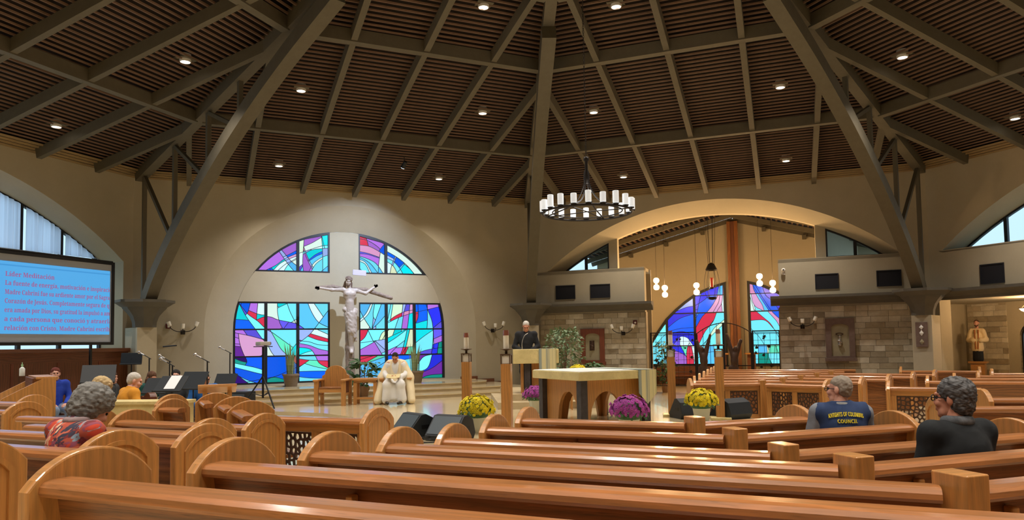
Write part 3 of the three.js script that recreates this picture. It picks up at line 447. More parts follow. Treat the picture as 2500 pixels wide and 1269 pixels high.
// the three trusses in view: hip beam, curved strut, posts and diagonals, on a flared capital
const trussNames = { '-1': 'beside the projection screen', 0: 'behind the man reading at the lectern', 1: 'right of the chapel arch' };
for (const i of [-1, 0, 1]) {
  const t = thing('roof_truss', `dark painted roof truss with a curved strut, ${trussNames[i]}`, 'truss', [CX, 0, CZ], cornerAngle(i), 'roof trusses');
  const P = (r, y) => v3(0, y, -r);
  mk('hip_beam', uvm(bar(P(15.6, hipY(15.6) + 0.17), P(4.9, hipY(4.9) + 0.17), 0.24, 0.34), 2), M.beam, t);
  const mid = new THREE.CatmullRomCurve3([[14.95, 2.98], [14.45, 3.52], [13.7, 4.16], [12.3, 5.16], [10.7, 6.12], [9.2, 6.9], [7.6, 7.6], [5.75, 8.28]].map(([r, y]) => v3(r, y, 0))).getPoints(40).map((p) => [p.x, p.y]);
  mk('strut', uvm(strip(mid, 0.31, -0.15, 0.15).rotateY(Math.PI / 2)), M.beam, t);
  const strutY = (r) => { for (let k = 0; k + 1 < mid.length; k++) if ((mid[k][0] - r) * (mid[k + 1][0] - r) <= 0) return lerp(mid[k][1], mid[k + 1][1], (r - mid[k][0]) / (mid[k + 1][0] - mid[k][0])); return 8; };
  for (const r of [15.2, 13.15, 11.2, 9.6]) mk('post', bar(P(r, r > 15 ? 3.1 : strutY(r)), P(r, hipY(r) + 0.1), 0.1), M.beam, t);
  for (const [r0, r1] of [[15.2, 13.25], [13.15, 11.3], [11.2, 9.7]]) mk('diagonal', bar(P(r0, hipY(r0)), P(r1, strutY(r1)), 0.09), M.beam, t);
  mk('gusset', extrude([[-15.45, 3.08], [-14.75, 3.08], [-14.95, 3.6], [-15.2, 3.42], [-15.38, 3.72]], 0.06).rotateY(-Math.PI / 2).translate(0.03, 0, 0), M.beam, t).rotation.y = Math.PI;
  const cap = thing('column_capital', `dark flared octagonal column capital ${i < 0 ? 'right of the projection screen' : i > 0 ? 'right of the chapel stone wall' : 'above the man at the lectern'}`, 'capital', [CX + 15.1 * Math.sin(cornerAngle(i)), 0, CZ + 15.1 * Math.cos(cornerAngle(i))], cornerAngle(i), 'column capitals');
  mk('capital_body', toCreasedNormals(lathe([[0, 2.36], [0.29, 2.36], [0.3, 2.5], [0.36, 2.66], [0.47, 2.8], [0.53, 2.86], [0.55, 2.9], [0.6, 2.93], [0.7, 3.0], [0.75, 3.02], [0.75, 3.09], [0, 3.1]], 8).rotateY(Math.PI / 8), 0.5), M.capital, cap);
  struct(mk(`trim_${i + 4}`, box(0.5, 2.36, 0.9, 0, 1.18, 0), M.paint)).position.set(CX + 15.35 * Math.sin(cornerAngle(i)), 0, -(CZ + 15.35 * Math.cos(cornerAngle(i))));
  scene.getObjectByName(`trim_${i + 4}`).rotation.y = -cornerAngle(i);
}
// cornices
{
  const prof = [[0, 0], [0.1, 0], [0.14, 0.08], [0.22, 0.14], [0.3, 0.17], [0.42, 0.2], [0.42, 0.28], [0, 0.28]];
  const make = (name, facet, s0, s1, flare, label) => {
    const c = thing(name, label, 'cornice', facetPos(facet), facetAngle(facet), 'dark cornices');
    mk('moulding', uvm(extrude(prof.map(([p, y]) => [-p, y]), s1 - s0).rotateY(Math.PI / 2).translate(s0, 2.79, 0)), M.capital, c);
    return c;
  };
  make('stone_wall_cornice', 0, -5.7, -1.82, 0, 'dark cornice on the stone wall left of the chapel opening');
  make('stone_wall_cornice', 0, 1.79, 5.7, 0, 'dark cornice on the stone wall right of the chapel opening');
  make('aisle_beam_cornice', 1, -5.8, 5.8, 0, 'dark beam above the side aisle at the right edge');
}
// ---------------------------------------------------------------- ceiling lights
const glowWhite = std({ color: 0xffffff, emissive: DOWNLIGHT_COLOR, emissiveIntensity: 14, roughness: 0.5 });
const lampTrim = std({ color: 0xd8d6d0, roughness: 0.4 });
const facetNames = { '-2': 'left wall', '-1': 'altar wall', 0: 'chapel wall', 1: 'right wall', 2: 'east wall', 3: 'south-east wall', '-4': 'south wall', '-3': 'south-west wall' };
const lampGeo = { can: lathe([[0.115, 0.16], [0.115, 0.0], [0.1, -0.015], [0.095, 0.0], [0.095, 0.15]], 20), lens: lathe([[0, -0.004], [0.06, -0.002], [0.094, 0.012]], 20), plate: box(0.34, 0.012, 0.34, 0, 0.05, 0) };
for (let i = -4; i < 4; i++) for (const [a, s, nm] of [[13.28, -2.38, 'near the wall, left one'], [13.28, 2.38, 'near the wall, right one'], [9.36, -2.3, 'halfway up, left one'], [9.36, 2.3, 'halfway up, right one'], [5.5, -0.8, 'near the ridge, left one'], [5.5, 0.8, 'near the ridge, right one']]) {
  const edge = i === -2 && s > 0 && a > 9 ? 0.3 : i === 1 && s < 0 && a > 9 ? -0.3 : 0;
  const p = onFacet(i, s + edge, roofY(a) - 0.04, AP - a);
  const t = thing('ceiling_light', `round white downlight in the slatted ceiling above the ${facetNames[i]}, ${nm}`, 'ceiling light', p, facetAngle(i), 'ceiling downlights');
  mk('housing', lampGeo.can, lampTrim, t); mk('plate', lampGeo.plate, M.beam, t); mk('lens', lampGeo.lens, glowWhite, t);
  const L = new THREE.SpotLight(DOWNLIGHT_COLOR, DOWNLIGHT, 0, 0.95, 0.7, 2); L.castShadow = true; L.shadow.radius = 4; L.position.set(0, -0.03, 0); L.target.position.set(0, -3, 0); t.add(L); t.add(L.target);
}
// ---------------------------------------------------------------- pews
const shapeX = (pts, L, x0 = 0, bevel = 0) => {               // profile given as [z, y], run along x
  const g = extrude(pts.map(([z, y]) => [-z, y]), L, bevel).rotateY(Math.PI / 2); g.translate(x0, 0, 0); return uvm(g, 0, rnd() * 3, rnd() * 3);
};
const railProf = []; for (let k = 0; k <= 10; k++) { const t = Math.PI / 2 * k / 10; railProf.push([0.075 + 0.045 * Math.cos(t - Math.PI / 2 * 1) , 0.845 + 0.045 * Math.sin(t)]); }
const RAIL = [[-0.01, 0.835], [0.118, 0.835], [0.128, 0.85], [0.124, 0.872], [0.108, 0.888], [0.08, 0.894], [0.0, 0.894], [-0.012, 0.885]];
const BACK = [[-0.06, 0.36], [-0.025, 0.36], [0.055, 0.84], [0.02, 0.84]];
const BACKLOW = [[-0.06, 0.12], [-0.03, 0.12], [-0.03, 0.37], [-0.06, 0.37]];
const SEAT = [[-0.46, 0.41], [-0.03, 0.39], [-0.03, 0.425], [-0.44, 0.45], [-0.46, 0.44]];
const endArc = (zb, zf, y, rise, n = 16) => { const w = (zb - zf) / 2, c = (zb + zf) / 2, R = (w * w + rise * rise) / (2 * rise); return Array.from({ length: n + 1 }, (_, k) => { const a = lerp(w, -w, k / n); return [c + a, y + rise - R + Math.sqrt(R * R - a * a)]; }); };
const endGeo = (() => { const o = [[0.16, 0], ...endArc(0.16, -0.37, 0.855, 0.13), [-0.37, 0]]; return uvm(extrude(o.map(([z, y]) => [-z, y]), 0.04, 0.009).rotateY(Math.PI / 2), 1); })();
const mouldGeo = (() => { const o = [[0.085, 0.22], ...endArc(0.085, -0.295, 0.82, 0.1, 14), [-0.295, 0.22]]; return uvm(strip(o.map(([z, y]) => [-z, y]), 0.026, 0, 0.014, true).rotateY(Math.PI / 2), 1); })();
const braceGeo = rbox(0.042, 0.36, 0.05, 0, 0.62, 0.075, 0.012, 1);
const postGeo = rbox(0.12, 0.95, 0.17, 0, 0.475, 0.045, 0.008, 1);
function pewEnd(t, x, outer) {
  const e = mk('end_panel', endGeo, M.oak, t); e.position.x = x - 0.02;
  if (outer) { const deep = t.name === 'bent_section', m = mk('panel_moulding', mouldGeo, M.oak, deep ? t : e); m.position.x = (deep ? x - 0.02 : 0) + (outer > 0 ? 0.047 : -0.021); }
}
// left end at (x, Z) in plan, running right along the plan angle, facing `ang`
function pew(label, x, Z, ang, L, o = {}) {
  const mx = x + Math.cos(ang) * L / 2, mz = Z - Math.sin(ang) * L / 2;
  let t;
  if (o.onto) { t = new THREE.Group(); t.name = 'bent_section'; t.position.set(o.at, 0, 0); t.rotation.y = -(ang - o.from); o.onto.add(t); }
  else t = thing('pew', label, 'pew', [x, Math.min(0.9, floorY(mx, mz)), Z], ang, o.group ?? 'oak pews');
  mk('top_rail', shapeX(RAIL, L), M.oakRail, t);
  mk('backrest', shapeX(BACK, L), o.light ? M.oak : M.oakDark, t);
  mk('seat', shapeX(SEAT, L), M.oakDark, t);
  mk('back_foot', shapeX(BACKLOW, L), M.oakDark, t);
  if (o.ends?.[0]) pewEnd(t, -0.02, o.ends[0] > 1 ? -1 : 0);
  if (o.ends?.[1]) pewEnd(t, L + 0.02, o.ends[1] > 1 ? 1 : 0);
  if (o.post) mk('corner_post', postGeo, M.oak, t).position.x = 0.02;
  for (const b of o.braces ?? []) mk('brace', braceGeo, M.oak, t).position.x = b;
  if (o.stiles) for (let k = 1; k < L / 0.42; k++) mk('stile', uvm(new THREE.BoxGeometry(0.02, 0.42, 0.012).rotateX(0.165).translate(k * 0.42, 0.6, 0.035), 1), M.oakRail, t);
  return t;
}
const ORD = ['front', 'second', 'third', 'fourth', 'fifth', 'sixth', 'nearest'];
const angA = 23.75 * Math.PI / 180, angB = -18.5 * Math.PI / 180;
const NA = [Math.sin(angA), Math.cos(angA)], TA = [Math.cos(angA), -Math.sin(angA)];
const K = 0.855, lenA = [1.87, 2.38, 2.84, 3.3, 3.74, 4.2, 4.62].map((v) => v * K), lenB = [1.42, 2.02, 2.6, 3.2, 3.8, 4.3, 4.8].map((v) => v * K);
const braceA = [[], [0.81], [], [1.2], [0.96, 2.48], [0.84], [1.62]];
const braceB = [[], [0.43], [0.3, 1.2], [0.43, 1.45], [0.26, 0.86], [], []];
const A0 = [0.1334 * K, 8.3755 * K], ROW = 0.91 * K;
const rowA = (i) => [A0[0] - i * ROW * NA[0], A0[1] - i * ROW * NA[1]];
const joint = (i) => { const p = rowA(i); return [p[0] + TA[0] * lenA[i], p[1] + TA[1] * lenA[i]]; };
for (let i = 0; i < 7; i++) {
  const p = rowA(i), j = joint(i);
  const q = pew(`long bent oak pew, ${ORD[i]} row of the middle block${i === 6 ? ', at the bottom of the picture' : ''}`, p[0], p[1], angA, lenA[i] - 0.03, { ends: [1, 0], braces: braceA[i], light: i === 0, stiles: i === 0, group: 'pews of the middle block' });
  pew('', j[0], j[1], angB, lenB[i], { onto: q, at: lenA[i], from: angA, ends: [0, 1], post: 1, braces: braceB[i], light: i === 0, stiles: i === 0 });
}
// left block, across the aisle
const fromNT = (n, t) => [K * (n * NA[0] + t * TA[0]), K * (n * NA[1] + t * TA[1])];
for (const [n, t0, t1, label, o] of [
  [6.27, -8.0, -5.93, 'oak pew left of the aisle with a tall arched end beside the lattice screen', { ends: [1, 2] }],
  [5.3, -8.2, -5.72, 'oak pew left of the aisle, second behind the lattice screen', { ends: [0, 1] }],
  [4.4, -7.8, -4.84, 'oak pew left of the aisle, third behind the lattice screen', { ends: [0, 2] }],
  [3.32, -7.4, -4.5, 'oak pew at the back of the grey-haired woman in the floral blouse', { ends: [0, 2] }],
  [2.3, -6.9, -4.36, 'oak pew at the lower left edge behind the floral blouse woman', { ends: [0, 2] }],
]) { const p = fromNT(n, t0); pew(label, p[0], p[1], angA, (t1 - t0) * K, { ...o, group: 'pews left of the aisle' }); }
for (const [x, Z, ang, L, label, o] of [
  [-5.72, 11.95, angA, 0.3, 'short oak pew in front of the low marble wall, farthest of three arched ends', { ends: [1, 0] }],
  [-5.18, 10.8, angA, 0.35, 'short oak pew in front of the low marble wall, middle of three arched ends', { ends: [1, 0] }],
  [-9.4, 12.9, angA, 0.95, 'oak pew end beside the organ console, plain rounded panel', { ends: [0, 1] }],
  [-8.4, 11.2, angA, 0.95, 'oak pew end at the left edge with a raised arch moulding', { ends: [0, 2] }],
  [-6.55, 9.75, angA, 1.0, 'oak pew end hidden behind the grey-haired woman', { ends: [0, 1] }],
  [-5.12, 12.15, 62 * Math.PI / 180, 0.75, 'oak pew near the cantor stand, farthest of three', { ends: [1, 0] }],
  [-4.4, 11.15, 62 * Math.PI / 180, 0.75, 'oak pew near the cantor stand, middle of three with moulded end', { ends: [2, 0] }],
  [-3.82, 10.2, 62 * Math.PI / 180, 0.95, 'oak pew near the cantor stand, closest of three', { ends: [1, 0] }],
]) pew(label, x * K, Z * K, ang, L, { ...o, group: 'pews near the choir' });

// open lattice screens: a frame with a pierced bronze panel
function latticeGeo(w, h, nx, ny) {
  const sites = []; for (let j = -1; j <= ny; j++) for (let i = -1; i <= nx; i++) sites.push([(i + 0.5 + rr(-0.38, 0.38)) * w / nx, (j + 0.5 + rr(-0.38, 0.38)) * h / ny]);
  const holes = [];
  for (const s of sites) {
    let poly = [[0.006, 0.006], [w - 0.006, 0.006], [w - 0.006, h - 0.006], [0.006, h - 0.006]];
    for (const q of sites) {
      if (q === s) continue; const mx = (s[0] + q[0]) / 2, my = (s[1] + q[1]) / 2, nx_ = q[0] - s[0], ny_ = q[1] - s[1], out = [];
      for (let k = 0; k < poly.length; k++) {
        const a = poly[k], b = poly[(k + 1) % poly.length], da = (a[0] - mx) * nx_ + (a[1] - my) * ny_, db = (b[0] - mx) * nx_ + (b[1] - my) * ny_;
        if (da <= 0) out.push(a); if ((da < 0 && db > 0) || (da > 0 && db < 0)) { const u = da / (da - db); out.push([lerp(a[0], b[0], u), lerp(a[1], b[1], u)]); }
      }
      poly = out; if (poly.length < 3) break;
    }
    if (poly.length < 3 || Math.abs(areaOf(poly)) < 3e-4) continue;
    const c = centroid(poly), size = Math.sqrt(Math.abs(areaOf(poly))), f = Math.max(0.3, 1 - 0.026 / size);
    const small = poly.map((p) => [c[0] + (p[0] - c[0]) * f, c[1] + (p[1] - c[1]) * f]), round = [];
    for (let k = 0; k < small.length; k++) {
      const p = small[(k + small.length - 1) % small.length], q = small[k], r = small[(k + 1) % small.length];
      for (const t of [0.68, 0.86]) round.push([lerp(p[0], q[0], t), lerp(p[1], q[1], t)]);
      for (const t of [0.14, 0.32]) round.push([lerp(q[0], r[0], t), lerp(q[1], r[1], t)]);
    }
    const clean = round.filter((p, k) => { const q = round[(k + 1) % round.length]; return Math.hypot(p[0] - q[0], p[1] - q[1]) > 0.0015; });
    if (clean.length > 3) holes.push(areaOf(clean) > 0 ? clean.reverse() : clean);
  }
  return extrude([[0, 0], [w, 0], [w, h], [0, h]], 0.02, 0, holes);
}
const lattices = [latticeGeo(0.6, 0.46, 8, 6), latticeGeo(0.6, 0.46, 9, 5), latticeGeo(0.6, 0.46, 7, 6)];
function screen(label, x, Z, ang, L, panels, o = {}) {
  const t = thing('lattice_screen', label, 'screen', [x, floorY(x, Z), Z], ang, 'pew front screens');
  mk('top_rail', shapeX(RAIL, L), M.oakRail, t);
  mk('header', box(L, 0.1, 0.045, L / 2, 0.79, 0.05), M.oak, t); mk('bottom_rail', box(L, 0.2, 0.045, L / 2, 0.17, 0.05), M.oak, t);
  const st = 0.1, w = (L - st * (panels + 1)) / panels;
  for (let k = 0; k <= panels; k++) mk('stile', box(st, 0.5, 0.045, st / 2 + k * (w + st), 0.5, 0.05, 1), M.oak, t);
  for (let k = 0; k < panels; k++) { const m = mk('lattice', lattices[k % 3], M.bronze, t); m.scale.x = w / 0.6; m.position.set(st + k * (w + st), 0.275, 0.04); }
  if (o.ends?.[0]) pewEnd(t, -0.02, o.ends[0] > 1 ? -1 : 0);
  if (o.ends?.[1]) pewEnd(t, L + 0.02, o.ends[1] > 1 ? 1 : 0);
  if (o.post) mk('corner_post', postGeo, M.oak, t).position.x = L;
  return t;
}
{
  const p = fromNT(7.2, -6.5); screen('oak screen with pierced lattice panels left of the aisle, in front of the floor monitors', p[0], p[1], angA, 1.46 * K, 2, { ends: [0, 2] });
  screen('oak lattice screen behind the yellow flowers on the right', 3.62, 14.7, 5 * Math.PI / 180, 1.38, 2, { ends: [1, 0], post: 1 });
  screen('oak lattice screen beside the man in the navy vest', 5.02, 14.3, 42 * Math.PI / 180, 1.1, 2, { ends: [0, 1] });
  screen('oak lattice screen between the man in the navy vest and the dark-jacketed woman', 6.62, 12.75, 30 * Math.PI / 180, 1.35, 2, { ends: [2, 0] });
}
// right-hand blocks, facing the altar from the far side
for (let k = 0; k < 6; k++) {
  const Z = 15.7 + 1.2 * k, x = 3.95 + 0.42 * k, j = [5.7 + 0.78 * k, 15.3 + 1.0 * k], L = Math.hypot(j[0] - x, j[1] - Z), a = Math.atan2(Z - j[1], j[0] - x);
  const q = pew(`oak pew behind the lattice screen on the right, ${['first', 'second', 'third', 'fourth', 'fifth', 'last'][k]} row back`, x, Z, a, L, { ends: [1, 0], group: 'pews on the right' });
  if (k < 4) { const L2 = 1.5 + 0.25 * k; pew('', j[0], j[1], 38 * Math.PI / 180, L2, { onto: q, at: L, from: a, ends: [0, 2], post: 1 }); }
}
for (const [x, Z, L, lab] of [[8.2, 14.3, 2.2, 'first'], [9.25, 15.15, 2.4, 'second'], [10.3, 16.0, 2.3, 'third'], [11.2, 16.9, 2.0, 'fourth'], [10.2, 19.0, 1.7, 'last']])
  pew(`oak pew near the stone wall at the far right, ${lab} row back from the lattice`, x, Z, 30 * Math.PI / 180, L, { ends: [2, 1], group: 'pews at the far right' });
pew('oak pew with a moulded arched end left of the dark-jacketed woman', 5.3 * K, 8.95 * K, 10 * Math.PI / 180, 2.6, { ends: [2, 1], group: 'pews by the right aisle' });
pew('oak pew just ahead of the dark-jacketed woman with a plain rounded end', 4.55 * K, 7.35 * K, 14 * Math.PI / 180, 2.2, { ends: [1, 1], group: 'pews by the right aisle' });
pew('oak pew behind the head of the dark-jacketed woman at the right edge', 6.6 * K, 10.1 * K, 14 * Math.PI / 180, 2.2, { ends: [1, 1], group: 'pews by the right aisle' });
// ---------------------------------------------------------------- sanctuary
const slab = (pts, top, h) => uvm(extrude(pts.map(([x, Z]) => [x, Z]), h).rotateX(-Math.PI / 2).translate(0, top - h, 0));   // plan polygon (x, Z) -> slab
{
  const p = [[-8.6, 18.4], [-7.2, 17.6], [-5.39, 16.61], [-4.2, 16.0], [-3.32, 14.97], [-2.9, 13.6], [-2.4, 12], [-1.6, 10.6], [-0.4, 9.85], [1, 9.6], [2.6, 9.8], [3.9, 10.5], [4.6, 11.6], [4.5, 12.8], [4.4, 14.0], [3.45, 14.35], [3.3, 16.4], [3.1, 19], [2.2, 22], [0.9, 24.4], [0.55, 25.0], [-10.4, 20.0]];
  const c = []; for (let i = 0; i < p.length; i++) c.push(p[i]);
  struct(mk('floor_sanctuary', slab(c, 0.3, 0.3), M.floor));
  const st = structGroup('floor_altar_steps', facetPos(-1), facetAngle(-1));
  const step = (top, d, R) => { const o = [[-5.6, 0], [-5.6, d], [R - 1.6, d], [R - 0.75, d * 0.94], [R - 0.25, d * 0.74], [R, d * 0.4], [R, 0]]; mk('step', uvm(extrude(o, 0.102).rotateX(Math.PI / 2).translate(0, top, 0)), M.stoneStep, st); mk('nosing', uvm(extrude(o.map(([x, z]) => [x + (x > 0 ? 0.02 : 0), z > 0 ? z + 0.02 : z]), 0.025).rotateX(Math.PI / 2).translate(0, top + 0.003, 0)), M.floor, st); };
  step(0.4, 3.5, 5.35); step(0.5, 2.6, 4.75); step(0.6, 1.7, 4.2);
  mk('landing', box(8.3, 0.05, 0.75, -0.08, 0.6, -0.3), M.floor, st);
  const bb = structGroup('baseboard_altar', facetPos(-1), facetAngle(-1));
  for (const [s0, s1, y] of [[3.55, 4.15, 0.6], [4.15, 4.75, 0.5], [4.75, 5.4, 0.4], [5.4, 6.05, 0.25], [-6.0, -5.6, 0.3]]) mk('base_board', box(s1 - s0, 0.11, 0.03, (s0 + s1) / 2, y + 0.055, 0.03), M.walnut, bb);
  const am = structGroup('floor_lectern_steps');
  mk('step', slab([[-0.35, 16.15], [1.9, 16.15], [1.9, 19.4], [-0.6, 19.4]], 0.45, 0.16), M.stoneStep, am);
  mk('step', slab([[-0.1, 16.6], [1.7, 16.6], [1.7, 19.4], [-0.35, 19.4]], 0.6, 0.16), M.stoneStep, am);
}
// striped altar cloth
const clothTex = (() => {
  const c = document.createElement('canvas'); c.width = 256; c.height = 64; const g = c.getContext('2d'); g.fillStyle = '#d9cf9d'; g.fillRect(0, 0, 256, 64);
  for (const [x, w, k] of [[0, 26, '#8d9a94'], [26, 6, '#c9c6a4'], [30, 10, '#7f8f90'], [104, 10, '#8d9a94'], [120, 8, '#6f8488'], [134, 8, '#a6ac98'], [150, 5, '#7f8f90'], [200, 6, '#b9b58e'], [236, 20, '#c2bb8a']]) { g.fillStyle = k; g.fillRect(x, 0, w, 64); }
  const t = new THREE.CanvasTexture(c); t.colorSpace = THREE.SRGBColorSpace; return t;
})();
const cloth = std({ map: clothTex, roughness: 0.9, side: THREE.DoubleSide });
function hanging(w, h, point, n = 10) {                        // cloth strip hung from y = 0, gently rippled
  const pos = [], uv = [], idx = [];
  for (let j = 0; j <= n; j++) for (let i = 0; i <= n; i++) { const u = i / n, v = j / n, L = h + point * (1 - Math.abs(2 * u - 1)); pos.push((u - 0.5) * w, -v * L, 0.012 + 0.008 * Math.sin(u * 9) * v); uv.push(u, 1 - v); }
  for (let j = 0; j < n; j++) for (let i = 0; i < n; i++) { const a = j * (n + 1) + i; idx.push(a, a + n + 1, a + 1, a + 1, a + n + 1, a + n + 2); }
  const g = new THREE.BufferGeometry(); g.setAttribute('position', new THREE.Float32BufferAttribute(pos, 3)); g.setAttribute('uv', new THREE.Float32BufferAttribute(uv, 2)); g.setIndex(idx); g.computeVertexNormals(); return g;
}
{
  const L = 1.68, t = thing('altar_table', 'square marble altar on arched oak panels with dark stone corners', 'altar', [1.5, 0.3, 13.63], -27 * Math.PI / 180);
  mk('table_top', rbox(L, 0.15, L, 0, 0.865, 0, 0.012), M.marble, t);
  const w = 1.36, o = w / 2;
  for (let k = 0; k < 4; k++) {
    const g = new THREE.Group(); const arch = (x0, x1, y) => [[x0, -0.02], ...Array.from({ length: 15 }, (_, i) => { const u = i / 14; return [lerp(x0, x1, u), y * Math.sqrt(Math.max(0, 1 - (2 * u - 1) ** 2))]; }).slice(1, -1), [x1, -0.02]];
    const hole = arch(0.1, 0.84, 0.58);
    const outline = [[0, 0], [0.1, 0], ...hole.slice(1, -1), [0.84, 0], [w - 0.14, 0], [w - 0.14, 0.79], [0, 0.79]];
    const pm = mk('arched_panel', uvm(extrude(k % 2 ? outline.map(([x, y]) => [w - 0.14 - x, y]) : outline, 0.06, 0.006), 1), M.oak, t);
    pm.rotation.y = k * Math.PI / 2; const off = v3(-o + 0.07, 0, o - 0.1).applyAxisAngle(v3(0, 1, 0), k * Math.PI / 2); pm.position.copy(off);
    const c = v3(-o + 0.0, 0.395, o).applyAxisAngle(v3(0, 1, 0), k * Math.PI / 2); mk('corner_column', box(0.14, 0.79, 0.14, c.x, c.y, c.z, 1), M.darkStone, t);
  }
  const r = thing('altar_runner', 'striped cream cloth runner hanging over the right corner of the altar', 'cloth', [1.5, 0.3 + 0.945, 13.63], -27 * Math.PI / 180);
  mk('drop', hanging(0.4, 0.42, 0.2), cloth, r).position.set(L / 2 - 0.22, 0, L / 2);
  const top = mk('top_strip', uvm(new THREE.PlaneGeometry(0.4, L).rotateX(-Math.PI / 2)), cloth, r); top.position.set(L / 2 - 0.22, 0.006, 0.005);
  const white = thing('altar_cloth', 'thin white linen cloth on top of the altar', 'cloth', [1.5, 0.3 + 0.942, 13.63], -27 * Math.PI / 180);
  mk('linen', rbox(1.15, 0.01, 1.66, -0.24, 0.004, 0, 0.004), M.white, white);
}
{
  const t = thing('lectern_ambo', 'marble-topped reading lectern on a dark stone column and oak panels', 'lectern', [0.53, 0.6, 16.95], 0);
  mk('desk', rbox(1.06, 0.33, 0.55, 0, 0.86, 0, 0.01), M.marble, t);
  mk('stone_column', box(0.14, 0.7, 0.16, -0.2, 0.35, 0.12, 1), M.darkStone, t); mk('wing_panel', box(0.3, 0.7, 0.07, 0.05, 0.35, 0.05, 1), M.oak, t);
  mk('wing_panel', box(0.07, 0.7, 0.45, -0.32, 0.35, -0.08, 1), M.oak, t); mk('wing_panel', box(0.07, 0.7, 0.45, 0.28, 0.35, -0.08, 1), M.oak, t);
  const r = thing('lectern_runner', 'striped cloth runner hanging down the front of the reading lectern', 'cloth', [0.53, 0.6 + 1.03, 16.95], 0);
  mk('drop', hanging(0.4, 0.62, 0.03), cloth, r).position.set(0.27, 0, 0.28); mk('top_strip', uvm(new THREE.PlaneGeometry(0.4, 0.55).rotateX(-Math.PI / 2)), cloth, r).position.set(0.27, 0.004, 0);
  const m = thing('gooseneck_microphone', 'thin silver gooseneck microphone on the reading lectern', 'microphone', [0.22, 1.64, 16.9], 0);
  mk('neck', tube([[0, 0, 0], [0.0, 0.14, 0.02], [0.06, 0.3, 0.02], [0.14, 0.36, -0.02]], 0.008), M.silver, m); mk('capsule', sph(0.02, 0.15, 0.365, -0.03, 10), M.blackMetal, m);
}
const candleWax = std({ color: 0xf0ead8, roughness: 0.6 }), brassy = std({ color: 0x6d5a48, roughness: 0.45, metalness: 0.6 }), amberGlass = phy({ color: 0xc98d78, transmission: 0.7, roughness: 0.2, thickness: 0 });
for (const [x, Z, where] of [[-0.1, 11.0, 'behind the second pew, beside the yellow flowers'], [-0.82, 12.75, 'left of the reading lectern'], [3.08, 14.1, 'right of the altar'], [3.8, 13.35, 'beside the yellow flowers on the right']]) {
  const t = thing('candle_stand', `tall square oak candle stand ${where}`, 'candle stand', [x, 0.3, Z], 0.2, 'processional candle stands');
  mk('base', rbox(0.36, 0.05, 0.36, 0, 0.025, 0), M.marble, t); mk('post', rbox(0.15, 1.1, 0.15, 0, 0.6, 0, 0.006, 1), M.oak, t);
  for (const a of [0, 1, 2, 3]) { const b = v3(0.068, 1.215, 0.068).applyAxisAngle(v3(0, 1, 0), a * Math.PI / 2); mk('bracket_leg', box(0.018, 0.14, 0.018, b.x, b.y, b.z), brassy, t); }
  mk('bracket_top', box(0.16, 0.02, 0.16, 0, 1.29, 0), brassy, t); mk('glass_block', box(0.115, 0.11, 0.115, 0, 1.21, 0), M.white, t);
  mk('drip_plate', lathe([[0, 1.3], [0.02, 1.3], [0.02, 1.35], [0.1, 1.37], [0.1, 1.38], [0, 1.38]], 20), brassy, t);
  mk('candle', cyl(0.042, 0.042, 0.2, 0, 1.48, 0), candleWax, t); mk('follower', cyl(0.046, 0.04, 0.08, 0, 1.62, 0), amberGlass, t);
}
// potted chrysanthemums
const blossomGeo = (() => { const g = []; for (let k = 0; k < 10; k++) { const a = k * Math.PI / 5, p = new THREE.SphereGeometry(0.011, 5, 4).scale(1.7, 0.5, 0.8).translate(0.017, 0.004, 0).rotateZ(0.35).rotateY(a); g.push(p); } g.push(new THREE.SphereGeometry(0.013, 6, 5).translate(0, 0.01, 0)); return mergeGeometries(g.map(plain)); })();
function mum(label, x, y, Z, r, petal, potH = 0.3) {
  const t = thing('potted_chrysanthemum', label, 'flowers', [x, y, Z], 0, 'potted chrysanthemums');
  mk('pot', lathe([[0, 0], [r * 0.42, 0], [r * 0.58, potH * 0.9], [r * 0.62, potH * 0.92], [r * 0.62, potH], [r * 0.5, potH], [r * 0.48, potH * 0.85], [0, potH * 0.85]], 28), std({ color: 0xd9dccb, roughness: 0.6 }), t);
  mk('foliage', new THREE.IcosahedronGeometry(r * 0.86, 3).scale(1, 0.72, 1).translate(0, potH + r * 0.28, 0), M.leaf, t);
  const n = 165, im = new THREE.InstancedMesh(blossomGeo, petal, n), m = new THREE.Matrix4(), q = new THREE.Quaternion();
  for (let k = 0; k < n; k++) {
    const u = (k + 0.5) / n, el = Math.asin(1 - u * 1.28), az = k * 2.39996, d = v3(Math.cos(el) * Math.cos(az), Math.sin(el), Math.cos(el) * Math.sin(az)), R = r * rr(0.8, 1.07);
    q.setFromUnitVectors(v3(0, 1, 0), d.clone()); const s = rr(0.85, 1.35) * r / 0.27;
    m.compose(v3(d.x * R, potH + r * 0.28 + d.y * R * 0.76, d.z * R), q, v3(s, s, s)); im.setMatrixAt(k, m); const tone = rr(0.62, 1.08); im.setColorAt(k, new THREE.Color().setRGB(tone, tone * rr(0.9, 1), tone * rr(0.85, 1.05)));
  }
  im.name = 'blossoms'; im.userData.kind = 'stuff'; im.castShadow = im.receiveShadow = true; t.add(im);
  for (let k = 0; k < 40; k++) { const az = rr(0, 6.28), d = v3(Math.cos(az), rr(-0.35, 0.15), Math.sin(az)); const lf = mk('leaf', leafGeo, M.leaf, t); lf.position.set(d.x * r * 0.92, potH + r * 0.2 + d.y * r * 0.6, d.z * r * 0.92); lf.rotation.set(rr(-0.6, 0.6), -az, rr(-0.9, 0.2)); lf.scale.setScalar(0.5); }
}
